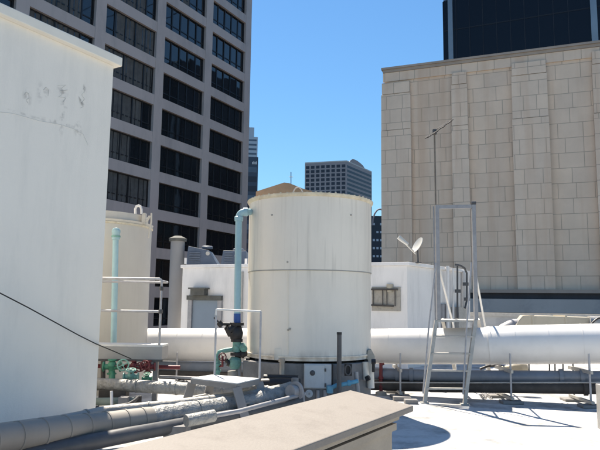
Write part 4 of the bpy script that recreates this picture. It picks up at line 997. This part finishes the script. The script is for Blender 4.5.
# ================================================================== ELECTRICAL BOX ETC. IN FRONT OF PEDESTAL
ye = D-Rt-.10
t = thing('electrical_box', 'light grey electrical enclosure with dark round mark below the tank', 'electrical box', P(317,377,ye))
a = P(303.8,388.5,ye); b = P(331.5,364.5,ye)
g = MB(); g.box((a.x, ye, a.z), (b.x, ye+.1, b.z)); g.build('cabinet', M_box, t, bevel=.006)
g = MB(); c = P(324.5,388,ye); g.box((a.x+.012, ye-.014, a.z+.012), (c.x, ye-.002, b.z-.012)); g.build('door', M_box, t, bevel=.003)
g = MB(); p = P(312.5,373,ye-.015); g.lathe([(0,0),(.036,0),(.03,.012),(.012,.02),(0,.02)], p, 20, Vector((0,-1,0))); g.build('knob', M_pole, t)
g = MB()
for py in (370, 385): p = P(325.3,py,ye-.01); g.box((p.x-.012,p.y-.012,p.z-.02),(p.x+.012,p.y+.005,p.z+.02))
g.build('hinge', M_pole, t)
g = MB(); g.box((P(305,395,ye).x, ye+.02, 0), (P(330,395,ye).x, ye+.06, a.z-.002)); g.build('mount_plate', M_conc, t)
g = MB(); p = P(309,393.5,ye-.08); g.lathe([(0,0),(.045,0),(.05,.02),(.05,.06),(0,.06)], p, 20, Vector((0,-1,.1))); g.lathe([(.015,.061),(.03,.061),(.03,.075),(.015,.075)], p, 20, Vector((0,-1,.1)))
tag(g.build('pressure_gauge', M_box), 'small round gauge under the electrical enclosure', 'gauge')
yo = ye-.12
a = P(339.3,334.5,yo); g = MB(); g.tube([Vector((a.x,yo,.0)), Vector((a.x,yo,a.z))], .031, 16)
t = thing('dark_pole', 'upright dark grey pole in front of the cream tank', 'pole', (a.x, yo, 0)); g.build('shaft', M_pole, t)
g = MB(); g.lathe([(0,0),(.034,0),(.034,.03),(0,.03)], a, 16); g.build('cap', M_black, t)
g = MB(); g.tube([P(331,388,ye-.05), P(336,385.5,ye-.03), P(345,384,ye-.03), P(358,381,ye-.0)], .028, 12); g.lathe([(.03,-.02),(.04,-.02),(.04,.02),(.03,.02)], P(349,383,ye-.02), 14, Vector((1,0,.1))); g.tube([P(330,386,ye-.05), P(330,393,ye-.05)], .045, 12)
tag(g.build('blue_supply_pipe', M_blue2), 'short light blue pipe right of the electrical enclosure', 'pipe')
g = MB(); g.box(tuple(P(331.6,392,ye+.03)), tuple(P(333.2,364,ye+.05)+Vector((0,.05,0)))); g.box(tuple(P(344.5,376,ye+.03)), tuple(P(352,364,ye+.04)+Vector((0,.04,0)))); tag(g.build('junction_plate', M_dark), 'dark junction plate on the pedestal behind the pole', 'plate')
g = MB()
for k in range(11): an = k*2*math.pi/10; 
g.tube([P(348+3*math.cos(k*.63), 370+5*math.sin(k*.63), ye-.0) for k in range(11)], .012, 6, caps=False); tag(g.build('coiled_wire', M_pole), 'coiled grey wire hanging on the pedestal beside the pole', 'wire')
g = MB(); yy = D-.62; g.tube([P(370,362,yy), P(371,388,yy)], .05, 14); g.tube([P(365.5,362,yy-.03), P(366.5,380,yy-.03)], .045, 14)
tag(g.build('downpipe_pair', M_tank), 'cream downpipes at the right corner of the tank pedestal', 'pipe')
g = MB(); g.tube([P(373.5,360.5,yy-.1), P(373.5,372,yy-.1)], .022, 8); g.tube([P(371.5,361.5,yy-.1), P(375.5,361.5,yy-.1)], .035, 8); g.tube([P(366,379,yy-.08), P(369.5,377.5,yy-.1)], .035, 8); tag(g.build('anchor_clamp', M_black), 'black clamp hanging at the tank right lower bracket', 'clamp')
g = MB(); g.tube([P(358,393,ye+.1), P(356,372,ye+.1)], .03, 10); g.tube([P(318,399,ye), P(318,390,ye)], .025, 10); g.tube([P(325,399,ye), P(325,390,ye)], .025, 10); tag(g.build('conduit_drop', M_galvb), 'grey conduits dropping below the electrical enclosure', 'conduit')
# dark pipes lying in front of the pedestal left part
g = MB(); g.tube([P(262,384,8.3), P(280,383,8.25), P(300,384,8.2)], .07, 14, wob=.05); g.tube([P(264,378,8.35), P(298,379,8.3)], .05, 12, wob=.05); tag(g.build('sooty_pipes', M_black), 'dark sooty pipes along the left foot of the pedestal', 'pipe')

# red standpipe right of tank
bb = G(381, 395.2)
t = thing('red_standpipe', 'thin red standpipe with round foot right of the tank', 'standpipe', bb)
g = MB(); zz = Zat(381, 363, bb.y); g.lathe([(0,.0),(.03,.0),(.03,.12),(.042,.13),(.042,.16),(.03,.17),(.03,.26),(.042,.27),(.042,.3),(.03,.31),(.028,zz),(0,zz)], (bb.x,bb.y,0), 16); g.build('pipe', M_red, t)
g = MB(); g.lathe([(0,0),(.1,0),(.09,.05),(.035,.07)], (bb.x,bb.y,0), 20); g.build('foot', M_rust, t)
g = MB(); g.tube([(bb.x, bb.y, zz-.03), (bb.x+.05, bb.y-.02, zz-.01)], .02, 8); g.build('spout', M_red, t)
# wooden / concrete blocks near coping end
for (px,py,w_,lab) in ((402,401,.14,'pale block on the roof just beyond the coping end'),(411,404,.1,'grey fitting block beside the tip of the beige coping')):
    c = G(px,py); g = MB(); g.box((c.x-w_,c.y-.08,0),(c.x+w_,c.y+.08,.07)); tag(g.build('roof_block', M_conc, bevel=.01), lab, 'block')
c = G(442, 391.5); g = MB(); g.box((c.x-.02,c.y,0),(c.x+.02,c.y+.04,.25)); g.box((c.x-.22,c.y-.03,0),(c.x+.25,c.y+.12,.035)); tag(g.build('floor_bracket', M_pole), 'small dark bracket on the roof behind the ladder foot', 'bracket')
for (x,lab) in ((486,'tangle of grey wire on the roof beneath the brown pipe'),):
    g = MB(); random.seed(9)
    for q_ in range(5):
        pth = [G(x+random.uniform(-6,14), 395+random.uniform(-2,5)) for _ in range(6)]; g.tube([p+Vector((0,0,.02)) for p in pth], .008, 5)
    tag(g.build('wire_tangle', M_galvb), lab, 'wire')

# ================================================================== FOREGROUND LOW WALL WITH BEIGE COPING
z_a = .90
pa = G(350, 390, z_a); pd_ = G(110, 450, z_a)
far_dir = (pa-pd_); far_dir.z = 0; far_dir.normalize()
perp = Vector((far_dir.y, -far_dir.x, 0))          # to the right / nearer
# near edge drops: find point on the perpendicular line seen at (413,405)
kx = ray(413.5,405.5); kx_ = kx.x/kx.y
t_ = (kx_*pa.y-pa.x)/(perp.x-kx_*perp.y); pb_ = pa+perp*t_; pb_.z = Zat(413.5,405.5,pb_.y)
lw = thing('low_wall', 'low beige wall with wide sloping coping in the foreground', 'wall', (pa+pb_)/2-Vector((0,0,.87)))
Lq = 4.2
q1 = pa; q2 = pb_; q3 = pb_-far_dir*Lq; q4 = pa-far_dir*Lq
th = Vector((0,0,-.04))
g = MB(); g.add([q1,q2,q3,q4,q1+th,q2+th,q3+th,q4+th], [(0,3,2,1),(4,5,6,7),(0,1,5,4),(1,2,6,5),(2,3,7,6),(3,0,4,7)]); g.build('coping', M_cap, lw, bevel=.006)
def inset(e, k1, k2, k3, k4, z1a, z1b, z0):
    a = q1+perp*k1-far_dir*e; b = q2-perp*k2-far_dir*e; c = q3-perp*k2; d_ = q4+perp*k1
    return [Vector((p.x,p.y,z0)) for p in (a,b,c,d_)]+[Vector((a.x,a.y,q1.z-z1a)),Vector((b.x,b.y,q2.z-z1b)),Vector((c.x,c.y,q3.z-z1b)),Vector((d_.x,d_.y,q4.z-z1a))]
F6 = [(0,3,2,1),(4,5,6,7),(0,1,5,4),(1,2,6,5),(2,3,7,6),(3,0,4,7)]
g = MB(); zA = q2.z-.075
g.add(inset(.14,.05,.045,0,0,.043,.043,zA), F6); g.build('under_moulding', M_capw, lw)
g = MB(); g.add(inset(.16,.1,.085,0,0,.1,.078,zA-.02), F6); g.build('shadow_gap', M_dark, lw)  # near-black strip stands in for the shade under the moulding
g = MB(); g.add([Vector((p.x,p.y,z)) for z in (zA-.065, zA-.022) for p in inset(.15,.08,.06,0,0,0,0,0)[:4]], F6); g.build('lower_moulding', M_capw, lw)
g = MB(); g.add([Vector((p.x,p.y,z)) for z in (0, zA-.067) for p in inset(.17,.1,.085,0,0,0,0,0)[:4]], F6); g.build('base_wall', M_capw, lw)
